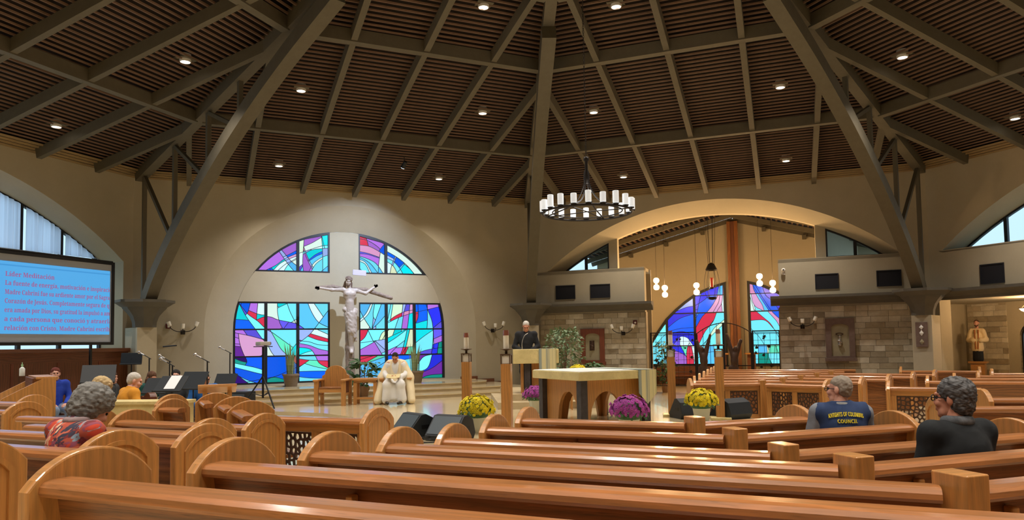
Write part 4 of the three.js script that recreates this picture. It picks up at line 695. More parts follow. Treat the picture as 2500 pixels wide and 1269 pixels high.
const leafGeo = (() => { const g = new THREE.PlaneGeometry(0.14, 0.07, 6, 2), p = g.attributes.position; for (let i = 0; i < p.count; i++) { const x = p.getX(i) / 0.07, f = Math.sqrt(Math.max(0.02, 1 - x * x)); p.setY(i, p.getY(i) * f); p.setZ(i, -0.015 * x * x + 0.2 * Math.abs(p.getY(i))); } g.rotateX(-Math.PI / 2).translate(0.07, 0, 0); g.computeVertexNormals(); return g; })();
mum('pot of bright yellow chrysanthemums beside the black floor monitors', -0.62, 0.3, 12.0, 0.29, M.petalY);
mum('pot of bright yellow chrysanthemums between the two right candle stands', 3.35, 0.3, 12.95, 0.275, M.petalY);
mum('pot of purple chrysanthemums in front of the altar', 1.8, 0.3, 11.35, 0.29, M.petalP);
mum('pot of purple chrysanthemums in front of the reading lectern', 0.46, 0.3, 15.3, 0.245, M.petalP);
mum('yellow chrysanthemums showing over the altar top', 1.42, 0.85, 15.9, 0.19, M.petalY, 0.22);
{ const t = thing('plant_stand', 'small oak stand behind the altar carrying yellow flowers', 'stand', [1.42, 0.3, 15.9]); mk('top', box(0.36, 0.03, 0.36, 0, 0.535, 0), M.oak, t); for (const [a, b] of [[-1, -1], [1, -1], [-1, 1], [1, 1]]) mk('leg', box(0.03, 0.52, 0.03, a * 0.15, 0.26, b * 0.15, 1), M.oak, t); }
// leafy shrubs
function shrub(name, label, x, y, Z, w, h, n, mat, s, stems = 5, potR = 0.16) {
  const t = thing(name, label, 'plant', [x, y, Z]);
  mk('pot', lathe([[0, 0], [potR * 0.75, 0], [potR, 0.26], [potR, 0.29], [potR * 0.85, 0.29], [0, 0.25]], 20), std({ color: 0x8a6a4c, roughness: 0.7 }), t);
  const im = new THREE.InstancedMesh(leafGeo, mat, n), m = new THREE.Matrix4();
  for (let k = 0; k < stems; k++) { const a = k * 2.4, r = 0.4 * w * Math.sqrt((k + 0.5) / stems) / 2; mk('stem', tube([[0, 0.25, 0], [r * 0.4 * Math.cos(a), h * 0.5, r * 0.4 * Math.sin(a)], [r * Math.cos(a), h * rr(0.75, 0.98), r * Math.sin(a)]], 0.008, 10, 5), M.walnut, t); }
  for (let k = 0; k < n; k++) {
    const v = Math.pow(rnd(), 0.8), yy = lerp(0.32, h, v), R = w / 2 * Math.sqrt(rnd()) * (0.45 + 0.75 * Math.sin(Math.PI * Math.min(1, (1 - v) * 0.9 + 0.1))), a = rr(0, 6.28), sc = s * rr(0.7, 1.3);
    m.compose(v3(R * Math.cos(a), yy, R * Math.sin(a)), new THREE.Quaternion().setFromEuler(new THREE.Euler(rr(-0.7, 0.7), -a + rr(-0.8, 0.8), rr(-0.9, 0.5))), v3(sc, sc, sc)); im.setMatrixAt(k, m);
  }
  im.name = 'leaves'; im.userData.kind = 'stuff'; im.castShadow = im.receiveShadow = true; t.add(im); return t;
}
shrub('potted_ficus', 'tall leafy green shrub behind the reading lectern by the stone wall', 1.42, 0.3, 19.9, 0.95, 1.85, 900, M.leafPale, 0.75);
shrub('potted_fern', 'small green plant showing over the altar beside yellow flowers', 1.95, 0.3, 17.4, 0.5, 0.98, 220, M.leaf, 0.7, 4, 0.12);
shrub('potted_lily', 'dark broad-leaved plant behind the small oak side table', -4.05, 0.4, 19.6, 0.75, 0.98, 70, M.leaf, 1.7, 6, 0.15);
// snake plants on the step
const potTan = std({ map: rep(mottle([128, 108, 84], 10, 6, 70), 2, 2), roughness: 0.8 });
for (const [x, Z, where] of [[-6.62, 21.55, 'in front of the left leaded window'], [-3.05, 22.5, 'behind the seated priest']]) {
  const t = thing('snake_plant', `snake plant in a tan square pot ${where}`, 'plant', [x, 0.6, Z], facetAngle(-1), 'snake plants');
  mk('pot', new THREE.CylinderGeometry(0.3, 0.22, 0.36, 4).rotateY(Math.PI / 4).translate(0, 0.18, 0), potTan, t); mk('rim', new THREE.CylinderGeometry(0.32, 0.32, 0.05, 4).rotateY(Math.PI / 4).translate(0, 0.35, 0), potTan, t);
  for (let k = 0; k < 18; k++) {
    const a = k * 2.4, r = 0.03 + 0.11 * Math.sqrt(k / 18), h = rr(0.5, 0.98), lean = rr(0.03, 0.2), tw = rr(-0.6, 0.6), A = [], B = [];
    for (let j = 0; j <= 8; j++) { const v = j / 8, w = 0.032 * (1 - v ** 3) * (0.6 + 0.8 * v * (1 - v) * 2) + 0.001, c = Math.cos(a + 1.57 + tw * v), s = Math.sin(a + 1.57 + tw * v), px = Math.cos(a) * (r + lean * v * v), pz = Math.sin(a) * (r + lean * v * v); A.push([px - c * w, 0.36 + h * v, pz - s * w]); B.push([px + c * w, 0.36 + h * v, pz + s * w]); }
    mk('leaf', ruled(A, B), M.leafSword, t);
  }
}
// chairs and side table
function sanctuaryChair(label, x, Z, turn, s = 1) {
  const t = thing('sanctuary_chair', label, 'chair', [x, 0.3, Z], turn, 'presiders chairs');
  const back = [[-0.34, 0.4], [0.34, 0.4], [0.34, 0.72], [0.29, 0.75], ...Array.from({ length: 13 }, (_, k) => { const a = Math.PI * k / 12; return [0.27 * Math.cos(a), 0.76 + 0.22 * Math.sin(a)]; }), [-0.29, 0.75], [-0.34, 0.72]];
  mk('backrest', uvm(extrude(back, 0.05, 0.006).translate(0, 0, 0), 1), M.oak, t).position.set(0, 0, -0.27);
  mk('seat', rbox(0.6, 0.06, 0.5, 0, 0.43, 0.02), M.oakDark, t); mk('apron', box(0.56, 0.08, 0.04, 0, 0.37, 0.25), M.oak, t);
  for (const q of [-1, 1]) {
    mk('leg', box(0.1, 0.62, 0.08, q * 0.34, 0.31, 0.25, 1), M.oak, t); mk('leg', box(0.08, 0.62, 0.08, q * 0.36, 0.31, -0.27, 1), M.oak, t);
    mk('armrest', rbox(0.13, 0.05, 0.66, q * 0.35, 0.63, 0, 0.02, 2), M.oak, t);
    for (const z of [-0.12, 0, 0.12]) mk('slat', box(0.02, 0.3, 0.05, q * 0.35, 0.45, z, 1), M.walnut, t);
    mk('rail', box(0.03, 0.06, 0.5, q * 0.35, 0.28, 0, 2), M.oak, t);
  }
  return t;
}
sanctuaryChair('empty oak armchair with a rounded back beside the small side table', -4.52, 18.15, 0.05);
sanctuaryChair('oak armchair on which the priest in the cream cope sits', -2.98, 18.5, -0.05);
{
  const t = thing('side_table', 'small oak side table between the two sanctuary chairs', 'table', [-3.72, 0.3, 18.35], 0);
  mk('table_top', rbox(0.62, 0.05, 0.5, 0, 0.63, 0), M.oak, t); mk('apron', box(0.56, 0.06, 0.42, 0, 0.58, 0), M.oak, t);
  for (const [a, b] of [[-1, -1], [1, -1], [-1, 1], [1, 1]]) mk('leg', box(0.08, 0.56, 0.06, a * 0.25, 0.28, b * 0.18, 1), M.oak, t);
  mk('stretcher', box(0.5, 0.05, 0.03, 0, 0.16, 0.18), M.oak, t);
}
// floor monitors: wedge speakers
function monitor(label, x, Z, turn, w = 0.56) {
  const t = thing('floor_monitor', label, 'speaker', [x, 0.3, Z], turn, 'floor monitors');
  const prof = [[-0.24, 0], [0.2, 0], [0.26, 0.1], [0.2, 0.3], [0.06, 0.37], [-0.02, 0.36], [-0.26, 0.08]];
  mk('cabinet', uvm(extrude(prof, w, 0.008).rotateY(Math.PI / 2).translate(-w / 2, 0, 0)), M.blackPlastic, t);
  mk('grille', uvm(new THREE.BoxGeometry(w - 0.05, 0.012, 0.33).rotateX(0.86).translate(0, 0.23, 0.145)), M.greyPlastic, t);
  for (const q of [-1, 1]) mk('handle', box(0.015, 0.06, 0.14, q * (w / 2 + 0.004), 0.18, -0.05), M.blackMetal, t);
  return t;
}
monitor('black wedge floor monitor beside the lattice screen, left of two', -1.6, 11.55, 0.9); monitor('black wedge floor monitor nearer the yellow flowers, right of two', -0.98, 11.15, 0.55);
monitor('grey-black wedge floor monitor before the right lattice screen', 4.05, 13.55, 2.6); monitor('black wedge floor monitor half hidden behind the right candle stand', 3.25, 13.75, 2.9, 0.4);
{
  const t = thing('floor_cable', 'tangle of black cable on the floor between the left monitors', 'cable', [-1.35, 0.3, 10.95]);
  mk('loop', tube([[-0.3, 0.01, 0.1], [-0.1, 0.02, -0.1], [0.1, 0.05, 0.12], [0.2, 0.02, -0.1], [0.0, 0.06, -0.05], [-0.2, 0.02, 0.2], [0.3, 0.015, 0.15]], 0.01, 50, 6), M.blackMetal, t);
  const s = thing('wire_stand', 'slender black wire stand beside the purple flowers by the lectern', 'stand', [0.6, 0.3, 14.9]);
  for (const a of [0, 2.09, 4.18]) mk('leg', rod(v3(0.07 * Math.cos(a), 0, 0.07 * Math.sin(a)), v3(0.03 * Math.cos(a), 0.62, 0.03 * Math.sin(a)), 0.007), M.iron, s);
  mk('ring', new THREE.TorusGeometry(0.05, 0.006, 6, 20).rotateX(Math.PI / 2).translate(0, 0.4, 0), M.iron, s); mk('cup', lathe([[0, 0.62], [0.05, 0.63], [0.06, 0.68]], 14), M.iron, s);
}
// ---------------------------------------------------------------- figures: smooth unions of tapered capsules and ellipsoids, meshed with surface nets
const smin = (a, b, k) => { const h = Math.max(k - Math.abs(a - b), 0) / k; return Math.min(a, b) - h * h * k * 0.25; };
class Field {
  constructor(k = 0.04) { this.k = k; this.add = []; this.sub = []; this.bump = null; this.lo = [1e9, 1e9, 1e9]; this.hi = [-1e9, -1e9, -1e9]; }
  grow(p, r) { for (let i = 0; i < 3; i++) { this.lo[i] = Math.min(this.lo[i], p[i] - r); this.hi[i] = Math.max(this.hi[i], p[i] + r); } }
  cap(a, b, r1, r2 = r1) { this.add.push([0, ...a, ...b, r1, r2]); this.grow(a, r1 + 0.02); this.grow(b, r2 + 0.02); return this; }
  ell(c, r) { this.add.push([1, ...c, ...r]); this.grow(c, Math.max(...r) + 0.02); return this; }
  cutCap(a, b, r1, r2 = r1) { this.sub.push([0, ...a, ...b, r1, r2]); return this; }
  cutEll(c, r) { this.sub.push([1, ...c, ...r]); return this; }
  static one(e, x, y, z) {
    if (e[0] === 0) {
      const bx = e[4] - e[1], by = e[5] - e[2], bz = e[6] - e[3], px = x - e[1], py = y - e[2], pz = z - e[3];
      let h = (px * bx + py * by + pz * bz) / (bx * bx + by * by + bz * bz + 1e-12); h = h < 0 ? 0 : h > 1 ? 1 : h;
      const dx = px - bx * h, dy = py - by * h, dz = pz - bz * h; return Math.sqrt(dx * dx + dy * dy + dz * dz) - (e[7] + (e[8] - e[7]) * h);
    }
    const px = (x - e[1]) / e[4], py = (y - e[2]) / e[5], pz = (z - e[3]) / e[6], k0 = Math.sqrt(px * px + py * py + pz * pz), k1 = Math.sqrt((px / e[4]) ** 2 + (py / e[5]) ** 2 + (pz / e[6]) ** 2);
    return k0 * (k0 - 1) / (k1 + 1e-9);
  }
  at(x, y, z) {
    let d = 1e3; for (const e of this.add) d = smin(d, Field.one(e, x, y, z), this.k);
    for (const e of this.sub) { const q = -Field.one(e, x, y, z), k = 0.015; d = -smin(-d, -q, k); }
    return this.bump ? d + this.bump(x, y, z) : d;
  }
  mesh(cell) {
    const lo = this.lo.map((v) => v - cell * 1.5), n = this.hi.map((v, i) => Math.ceil((v + cell * 1.5 - lo[i]) / cell) + 1), [nx, ny, nz] = n;
    const f = new Float32Array(nx * ny * nz), id = new Int32Array(nx * ny * nz).fill(-1), pos = [], idx = [];
    for (let k = 0, c = 0; k < nz; k++) for (let j = 0; j < ny; j++) for (let i = 0; i < nx; i++, c++) f[c] = this.at(lo[0] + i * cell, lo[1] + j * cell, lo[2] + k * cell);
    const I = (i, j, k) => i + nx * (j + ny * k), E = [[0, 1], [2, 3], [4, 5], [6, 7], [0, 2], [1, 3], [4, 6], [5, 7], [0, 4], [1, 5], [2, 6], [3, 7]];
    const v = new Float32Array(8);
    for (let k = 0; k < nz - 1; k++) for (let j = 0; j < ny - 1; j++) for (let i = 0; i < nx - 1; i++) {
      let m = 0; for (let c = 0; c < 8; c++) { v[c] = f[I(i + (c & 1), j + ((c >> 1) & 1), k + (c >> 2))]; if (v[c] < 0) m |= 1 << c; }
      if (m === 0 || m === 255) continue;
      let s = 0, x = 0, y = 0, z = 0;
      for (const [a, b] of E) if ((v[a] < 0) !== (v[b] < 0)) { const t = v[a] / (v[a] - v[b]); x += lerp(a & 1, b & 1, t); y += lerp((a >> 1) & 1, (b >> 1) & 1, t); z += lerp(a >> 2, b >> 2, t); s++; }
      id[I(i, j, k)] = pos.length / 3; pos.push(lo[0] + (i + x / s) * cell, lo[1] + (j + y / s) * cell, lo[2] + (k + z / s) * cell);
    }
    const quad = (a, b, c, d, flip) => { if (a < 0 || b < 0 || c < 0 || d < 0) return; if (flip) idx.push(a, c, b, a, d, c); else idx.push(a, b, c, a, c, d); };
    for (let k = 1; k < nz - 1; k++) for (let j = 1; j < ny - 1; j++) for (let i = 1; i < nx - 1; i++) {
      const a = f[I(i, j, k)] < 0;
      if (a !== f[I(i + 1, j, k)] < 0) quad(id[I(i, j - 1, k - 1)], id[I(i, j, k - 1)], id[I(i, j, k)], id[I(i, j - 1, k)], !a);
      if (a !== f[I(i, j + 1, k)] < 0) quad(id[I(i - 1, j, k - 1)], id[I(i - 1, j, k)], id[I(i, j, k)], id[I(i, j, k - 1)], !a);
      if (a !== f[I(i, j, k + 1)] < 0) quad(id[I(i - 1, j - 1, k)], id[I(i, j - 1, k)], id[I(i, j, k)], id[I(i - 1, j, k)], !a);
    }
    const g = new THREE.BufferGeometry(); g.setAttribute('position', new THREE.Float32BufferAttribute(pos, 3));
    const uv = new Float32Array(pos.length / 3 * 2); for (let q = 0; q < pos.length / 3; q++) { uv[2 * q] = pos[3 * q] + pos[3 * q + 2] * 0.4; uv[2 * q + 1] = pos[3 * q + 1] + pos[3 * q + 2] * 0.3; }
    g.setAttribute('uv', new THREE.BufferAttribute(uv, 2)); g.setIndex(idx); g.computeVertexNormals(); return g;
  }
}
const mergeSmooth = (list) => mergeGeometries(list);
function headField() {
  const f = new Field(0.018);
  f.ell([0, 0.035, 0.015], [0.074, 0.088, 0.093]).ell([0, -0.035, -0.03], [0.058, 0.085, 0.062]).cap([-0.03, -0.082, -0.04], [0.03, -0.082, -0.04], 0.03).ell([0, -0.1, -0.072], [0.024, 0.02, 0.02]);
  f.cap([0, 0.014, -0.09], [0, -0.026, -0.104], 0.008, 0.0115).cap([-0.034, 0.032, -0.082], [0.034, 0.032, -0.082], 0.013);
  for (const s of [-1, 1]) f.ell([s * 0.04, -0.025, -0.068], [0.024, 0.024, 0.024]).ell([s * 0.077, -0.005, 0.012], [0.012, 0.031, 0.019]);
  f.cap([-0.019, -0.062, -0.088], [0.019, -0.062, -0.088], 0.009).cap([0, -0.07, 0.02], [0, -0.17, 0.03], 0.052, 0.056);
  for (const s of [-1, 1]) f.cutEll([s * 0.032, 0.01, -0.098], [0.017, 0.012, 0.014]);
  return f;
}
const HEAD = headField().mesh(0.0055), EYEGEO = mergeGeometries([sph(0.0115, -0.031, 0.011, -0.079, 10), sph(0.0115, 0.031, 0.011, -0.079, 10)].map(plain));
function hairField(style, amp = 0) {
  const f = new Field(0.03);
  if (style === 'short') f.ell([0, 0.052, 0.025], [0.079, 0.081, 0.096]).ell([0, 0.0, 0.055], [0.07, 0.07, 0.06]).cutEll([0, -0.035, -0.09], [0.09, 0.09, 0.085]).cutEll([0.078, -0.02, 0.0], [0.02, 0.04, 0.03]).cutEll([-0.078, -0.02, 0.0], [0.02, 0.04, 0.03]);
  if (style === 'curly') f.ell([0, 0.06, 0.03], [0.105, 0.1, 0.115]).ell([0, -0.01, 0.06], [0.095, 0.09, 0.08]).cutEll([0, -0.04, -0.115], [0.075, 0.095, 0.085]);
  if (style === 'full') f.ell([0, 0.055, 0.025], [0.092, 0.092, 0.108]).ell([0, -0.02, 0.055], [0.082, 0.09, 0.07]).cutEll([0, -0.04, -0.1], [0.078, 0.09, 0.08]).cutEll([0.09, -0.05, -0.03], [0.03, 0.06, 0.035]).cutEll([-0.09, -0.05, -0.03], [0.03, 0.06, 0.035]);
  if (style === 'long') { f.ell([0, 0.052, 0.022], [0.086, 0.086, 0.1]).ell([0, -0.04, 0.06], [0.085, 0.12, 0.06]).cap([-0.07, -0.05, 0.03], [-0.1, -0.28, 0.02], 0.04, 0.035).cap([0.07, -0.05, 0.03], [0.1, -0.28, 0.02], 0.04, 0.035).cap([0, -0.05, 0.07], [0, -0.3, 0.07], 0.07, 0.06).cutEll([0, -0.04, -0.095], [0.066, 0.1, 0.085]); }
  if (style === 'bun') f.ell([0, 0.05, 0.022], [0.081, 0.083, 0.097]).ell([0, 0.0, 0.06], [0.072, 0.075, 0.058]).ell([0, 0.02, 0.115], [0.045, 0.045, 0.04]).cutEll([0, -0.035, -0.09], [0.085, 0.088, 0.085]);
  if (amp) f.bump = (x, y, z) => amp * (noise.noise(x * 34, y * 34, z * 34) + 0.6 * noise.noise(x * 70, y * 70, z * 70 + 5));
  return f;
}
function handField(curl = 0.6) {                               // wrist at the origin, fingers along +y, palm towards -z, thumb towards +x
  const f = new Field(0.01); f.ell([0, 0.045, 0], [0.04, 0.05, 0.016]).cap([0, -0.03, 0], [0, 0.02, 0], 0.026, 0.028);
  [[0.028, 0.036, 0.03], [0.01, 0.04, 0.034], [-0.009, 0.037, 0.031], [-0.027, 0.03, 0.024]].forEach(([x, l1, l2]) => {
    const a = [x, 0.085, 0], c1 = curl * 0.9, b = [x * 1.05, 0.085 + l1 * Math.cos(c1), -l1 * Math.sin(c1)], c2 = curl * 2.0, c = [x * 1.05, b[1] + l2 * Math.cos(c2), b[2] - l2 * Math.sin(c2)];
    f.cap([x * 0.8, 0.05, 0], a, 0.011, 0.0095).cap(a, b, 0.0095, 0.009).cap(b, c, 0.009, 0.0075);
  });
  f.cap([0.028, 0.02, -0.004], [0.055, 0.052, -0.018], 0.014, 0.0105).cap([0.055, 0.052, -0.018], [0.056, 0.085, -0.03 - 0.01 * curl], 0.0105, 0.0085);
  return f;
}
const HANDS = { relaxed: handField(0.5).mesh(0.0055), grip: handField(0.95).mesh(0.0055) };
const fabric = (c, amp = 8, s = 80) => std({ map: rep(mottle(c, amp, 8, s), 3, 3), roughness: 0.9 });
const skinMat = (c) => std({ map: rep(mottle(c, 4, 6, 90), 3, 3), roughness: 0.6 });
const SKIN = { fair: skinMat([214, 160, 138]), tan: skinMat([184, 128, 98]), warm: skinMat([198, 138, 112]) };
// joints of a figure; local frame: facing -z, feet on y = 0
function seatedPose(o = {}) {
  const l = o.lean ?? 0.05;
  return { hip: [0, 0.53, 0.02], chest: [0, 0.88, 0.03 - l * 0.7], neck: [0, 1.07, 0.03 - l], head: [0, 1.205 - (o.bow ?? 0) * 0.05, 0.01 - l - (o.bow ?? 0) * 0.06],
    hipJ: [0.095, 0.52, 0.0], knee: o.knee ?? [0.12, 0.5, -0.45], ankle: o.ankle ?? [0.12, 0.09, -0.42], toe: [0.13, 0.045, -0.6], shoulder: [0.185, 1.0, 0.03 - l * 0.9], elbow: o.elbow ?? [0.25, 0.73, -0.02 - l], wrist: o.wrist ?? [0.12, 0.62, -0.24 - l] };
}
function standingPose(o = {}) {
  return { hip: [0, 0.95, 0], chest: [0, 1.28, 0], neck: [0, 1.46, 0], head: [0, 1.595, -0.02 - (o.bow ?? 0) * 0.05], hipJ: [0.095, 0.92, 0], knee: [0.1, 0.5, -0.02], ankle: [0.1, 0.08, 0.02], toe: [0.12, 0.04, -0.15], shoulder: [0.195, 1.4, 0.01], elbow: o.elbow ?? [0.28, 1.13, 0.04], wrist: o.wrist ?? [0.18, 1.02, -0.2] };
}
const sideJ = (j, s) => Array.isArray(j[0]) ? j[s > 0 ? 1 : 0] : [j[0] * s, j[1], j[2]];   // a pair gives [left(-x), right(+x)] outright
function person(label, pos, turn, o) {
  const t = thing('person', label, 'person', pos, turn); t.scale.setScalar(o.scale ?? 1);
  const p = o.pose, b = o.build ?? 1, J = (k, s) => sideJ(p[k], s);
  const torso = (f, e) => f.cap(p.hip, [p.chest[0], p.chest[1] - 0.12, p.chest[2]], 0.135 * b + e, 0.125 * b + e).ell([p.chest[0], p.chest[1], p.chest[2]], [0.165 * b + e, 0.17 + e, 0.115 * b + e]).cap(J('shoulder', -1), J('shoulder', 1), 0.065 + e, 0.065 + e).cap([p.neck[0], p.neck[1] - 0.05, p.neck[2]], p.neck, 0.08 + e, 0.055 + e);
  const arm = (f, s, e, fore = true) => { f.cap(J('shoulder', s), J('elbow', s), 0.055 + e, 0.042 + e); if (fore) f.cap(J('elbow', s), J('wrist', s), 0.042 + e, 0.03 + e); return f; };
  const leg = (f, s, e) => f.cap(J('hipJ', s), J('knee', s), 0.085 * b + e, 0.06 + e).cap(J('knee', s), J('ankle', s), 0.058 + e, 0.04 + e);
  const body = new Field(0.05); torso(body, -0.012); for (const s of [-1, 1]) { arm(body, s, -0.004); leg(body, s, -0.014); body.cap(J('ankle', s), J('toe', s), 0.034, 0.024); }
  body.cap(p.neck, [p.head[0], p.head[1] - 0.07, p.head[2] + 0.02], 0.054, 0.052);
  const H = new THREE.Matrix4().compose(v3(...p.head), new THREE.Quaternion().setFromEuler(new THREE.Euler(o.pitch ?? 0, -(o.yaw ?? 0), o.roll ?? 0, 'YXZ')), v3(1, 1, 1));
  const parts = [body.mesh(0.016), HEAD.clone().applyMatrix4(H)];
  for (const s of [-1, 1]) {
    if (o.hands === false) break;
    const w = v3(...J('wrist', s)), e = v3(...J('elbow', s)), d = o.handDir ? v3(o.handDir[0] * s, o.handDir[1], o.handDir[2]).normalize() : w.clone().sub(e).normalize();
    const n = (o.palm ? v3(o.palm[0] * s, o.palm[1], o.palm[2]) : v3(0, -1, 0)); n.sub(d.clone().multiplyScalar(n.dot(d))).normalize();
    const Zx = n.clone().negate(), Xx = d.clone().cross(Zx).normalize(), m = new THREE.Matrix4().makeBasis(Xx, d, Zx); m.setPosition(w);
    const g = HANDS[o.grip ? 'grip' : 'relaxed'].clone(); if (Xx.x * s > 0) { g.applyMatrix4(new THREE.Matrix4().makeScale(-1, 1, 1)); const ix = g.index.array; for (let k = 0; k < ix.length; k += 3) { const q = ix[k]; ix[k] = ix[k + 1]; ix[k + 1] = q; } }
    parts.push(g.applyMatrix4(m));
  }
  mk('body', mergeSmooth(parts), o.skin ?? SKIN.fair, t);
  for (const q of [-1, 1]) mk('eye', sph(0.0115, q * 0.031, 0.011, -0.079, 10).applyMatrix4(H), M.blackMetal, t);
  if (o.hair) mk('hair', (typeof o.hair === 'string' ? hairField(o.hair, o.curl ?? 0.004) : o.hair).mesh(o.fineHair ?? 0.0065).scale(o.hairScale ?? 1, o.hairScale ?? 1, o.hairScale ?? 1).applyMatrix4(H), o.hairMat, t);
  let topF = null;
  if (o.top) { topF = new Field(0.05); torso(topF, 0.012); for (const s of [-1, 1]) arm(topF, s, o.sleeve ?? 0.014, !o.shortSleeves); if (o.shortSleeves) topF.grow(p.hip, 0.2); topF.cutCap([p.neck[0], p.neck[1] + 0.05, p.neck[2] - 0.02], [p.head[0], p.head[1], p.head[2]], 0.058, 0.09); if (o.folds !== 0) topF.bump = (x, y, z) => 0.007 * noise.noise(x * 9, y * 7, z * 9) + 0.003 * noise.noise(x * 24, y * 18, z * 24); mk(o.topName ?? 'shirt', topF.mesh(o.cell ?? 0.013), o.top, t); }
  if (o.vest) { const f = new Field(0.05); torso(f, 0.034); f.cutCap([p.neck[0], p.neck[1] + 0.03, p.neck[2] - 0.03], [p.head[0], p.head[1], p.head[2]], 0.085, 0.1); for (const s of [-1, 1]) f.cutCap([J('shoulder', s)[0] + s * 0.075, J('shoulder', s)[1] + 0.02, J('shoulder', s)[2]], J('elbow', s), 0.075, 0.09); f.bump = (x, y, z) => 0.008 * noise.noise(x * 8, y * 6, z * 8); t.userData.vestField = f; mk('vest', f.mesh(0.012), o.vest, t); }
  if (o.bottom) { const f = new Field(0.05); f.cap([-0.05, p.hip[1], p.hip[2]], [0.05, p.hip[1], p.hip[2]], 0.13 * b, 0.13 * b); for (const s of [-1, 1]) leg(f, s, 0.014); f.bump = (x, y, z) => 0.005 * noise.noise(x * 14, y * 12, z * 14); mk('trousers', f.mesh(0.014), o.bottom, t); }
  if (o.shoes) for (const s of [-1, 1]) { const a = J('ankle', s), q = J('toe', s); mk('shoe', new Field(0.03).cap([a[0], a[1] - 0.03, a[2] + 0.02], [q[0], q[1], q[2]], 0.048, 0.036).mesh(0.01), o.shoes, t); }
  if (o.collar) { const c = new Field(0.02); const k = 14; for (let i = 0; i < k; i++) { const a0 = -0.4 + i * (Math.PI + 0.8) / k, a1 = a0 + (Math.PI + 0.8) / k; c.cap([p.neck[0] + 0.07 * Math.cos(a0), p.neck[1] + 0.005, p.neck[2] + 0.065 * Math.sin(a0)], [p.neck[0] + 0.07 * Math.cos(a1), p.neck[1] + 0.005, p.neck[2] + 0.065 * Math.sin(a1)], o.collarR ?? 0.022); } mk('collar', c.mesh(0.007), o.collar, t); }
  if (o.glasses) { const g = []; for (const s of [-1, 1]) { g.push(new THREE.TorusGeometry(0.023, 0.0032, 6, 18).scale(1.15, 0.85, 1).translate(s * 0.032, 0.008, -0.104)); g.push(rod(v3(s * 0.058, 0.012, -0.1), v3(s * 0.081, 0.012, 0.01), 0.0032, 6)); } g.push(rod(v3(-0.008, 0.01, -0.106), v3(0.008, 0.01, -0.106), 0.003, 6)); mk('glasses', g.map((q) => q.applyMatrix4(H)), M.blackMetal, t); }
  delete t.userData.vestField; t.vest = o.vest; return Object.assign(t, { headMatrix: H });
}
const hairGrey = std({ map: rep(dataTex(128, (u, v) => { const k = 118 + 60 * tn(u * 8, v * 30, 8, 30, 3) + 34 * tn(u * 30, v * 30, 30, 30, 4); return [k, k, k - 4].map(clamp8); }), 6, 6), roughness: 0.85 });
const hairSalt = std({ map: rep(dataTex(128, (u, v) => { const k = 78 + 90 * tn(u * 9, v * 26, 9, 26, 6) + 30 * tn(u * 30, v * 30, 30, 30, 4); return [k, k, k].map(clamp8); }), 5, 5), roughness: 0.7 });
const hairWhite = fabric([196, 192, 184], 16, 91), hairBrown = fabric([92, 62, 42], 22, 92), hairRed = fabric([104, 46, 32], 18, 93), hairBlack = fabric([34, 28, 26], 10, 94), hairBlond = fabric([190, 166, 122], 32, 95), hairAsh = fabric([148, 138, 124], 22, 96);
const floral = std({ map: (() => {
  const c = document.createElement('canvas'); c.width = c.height = 256; const g = c.getContext('2d'); g.fillStyle = '#b0503c'; g.fillRect(0, 0, 256, 256);
  const cols = ['#c8442c', '#7d2f33', '#3b3a4c', '#d8a27c', '#8fa3b4', '#5b2f3c', '#c96a52', '#e0c3a0', '#944b5e'];
  for (let k = 0; k < 260; k++) { g.fillStyle = cols[Math.floor(rnd() * cols.length)]; const x = rnd() * 256, y = rnd() * 256, r = rr(5, 15); for (let q = 0; q < 5; q++) { const a = q * 1.257 + rnd(); for (const dx of [0, -256, 256]) { g.beginPath(); g.arc(x + Math.cos(a) * r * 0.7 + dx, y + Math.sin(a) * r * 0.7, r * 0.55, 0, 6.3); g.fill(); } } }
  const t = new THREE.CanvasTexture(c); t.wrapS = t.wrapT = THREE.RepeatWrapping; t.repeat.set(2.6, 2.6); t.colorSpace = THREE.SRGBColorSpace; return t;
})(), roughness: 0.9 });
const jeans = fabric([86, 116, 158], 14, 97), blackCloth = fabric([26, 28, 32], 6, 98), navyCloth = fabric([38, 58, 96], 8, 99), greyKnit = fabric([128, 134, 142], 12, 100), shoeBlack = std({ color: 0x14120f, roughness: 0.4 });
const seatFloor = (x, Z) => Math.min(0.9, floorY(x, Z));
// worshippers in the pews
{
  person('woman with curly grey hair in a red floral blouse seated at the left', [-2.93, seatFloor(-2.93, 4.66), 4.66], angA + 0.05, { pose: seatedPose({ lean: 0.17, bow: 1.5 }), scale: 0.95, pitch: -0.5, yaw: 0.25, hairScale: 1.2, skin: SKIN.fair, hair: 'curly', curl: 0.011, fineHair: 0.006, hairMat: hairGrey, top: floral, topName: 'floral_blouse', bottom: blackCloth, shoes: shoeBlack, build: 1.12, collar: fabric([150, 130, 130], 20, 101), collarR: 0.02 });
  person('woman with dark grey hair in a black jacket seated at the right', [2.76, seatFloor(2.76, 4.5), 4.52], angB + 0.1, { pose: seatedPose({ lean: 0.04 }), yaw: -0.45, scale: 0.99, skin: SKIN.warm, hair: 'full', curl: 0.009, fineHair: 0.005, hairMat: hairSalt, top: fabric([22, 27, 30], 4, 102), topName: 'jacket', bottom: blackCloth, shoes: shoeBlack, build: 1.2, collar: fabric([92, 96, 100], 34, 103), collarR: 0.026, glasses: true });
}
const font = await new FontLoader().loadAsync('fonts/droid/droid_sans_bold.typeface.json');
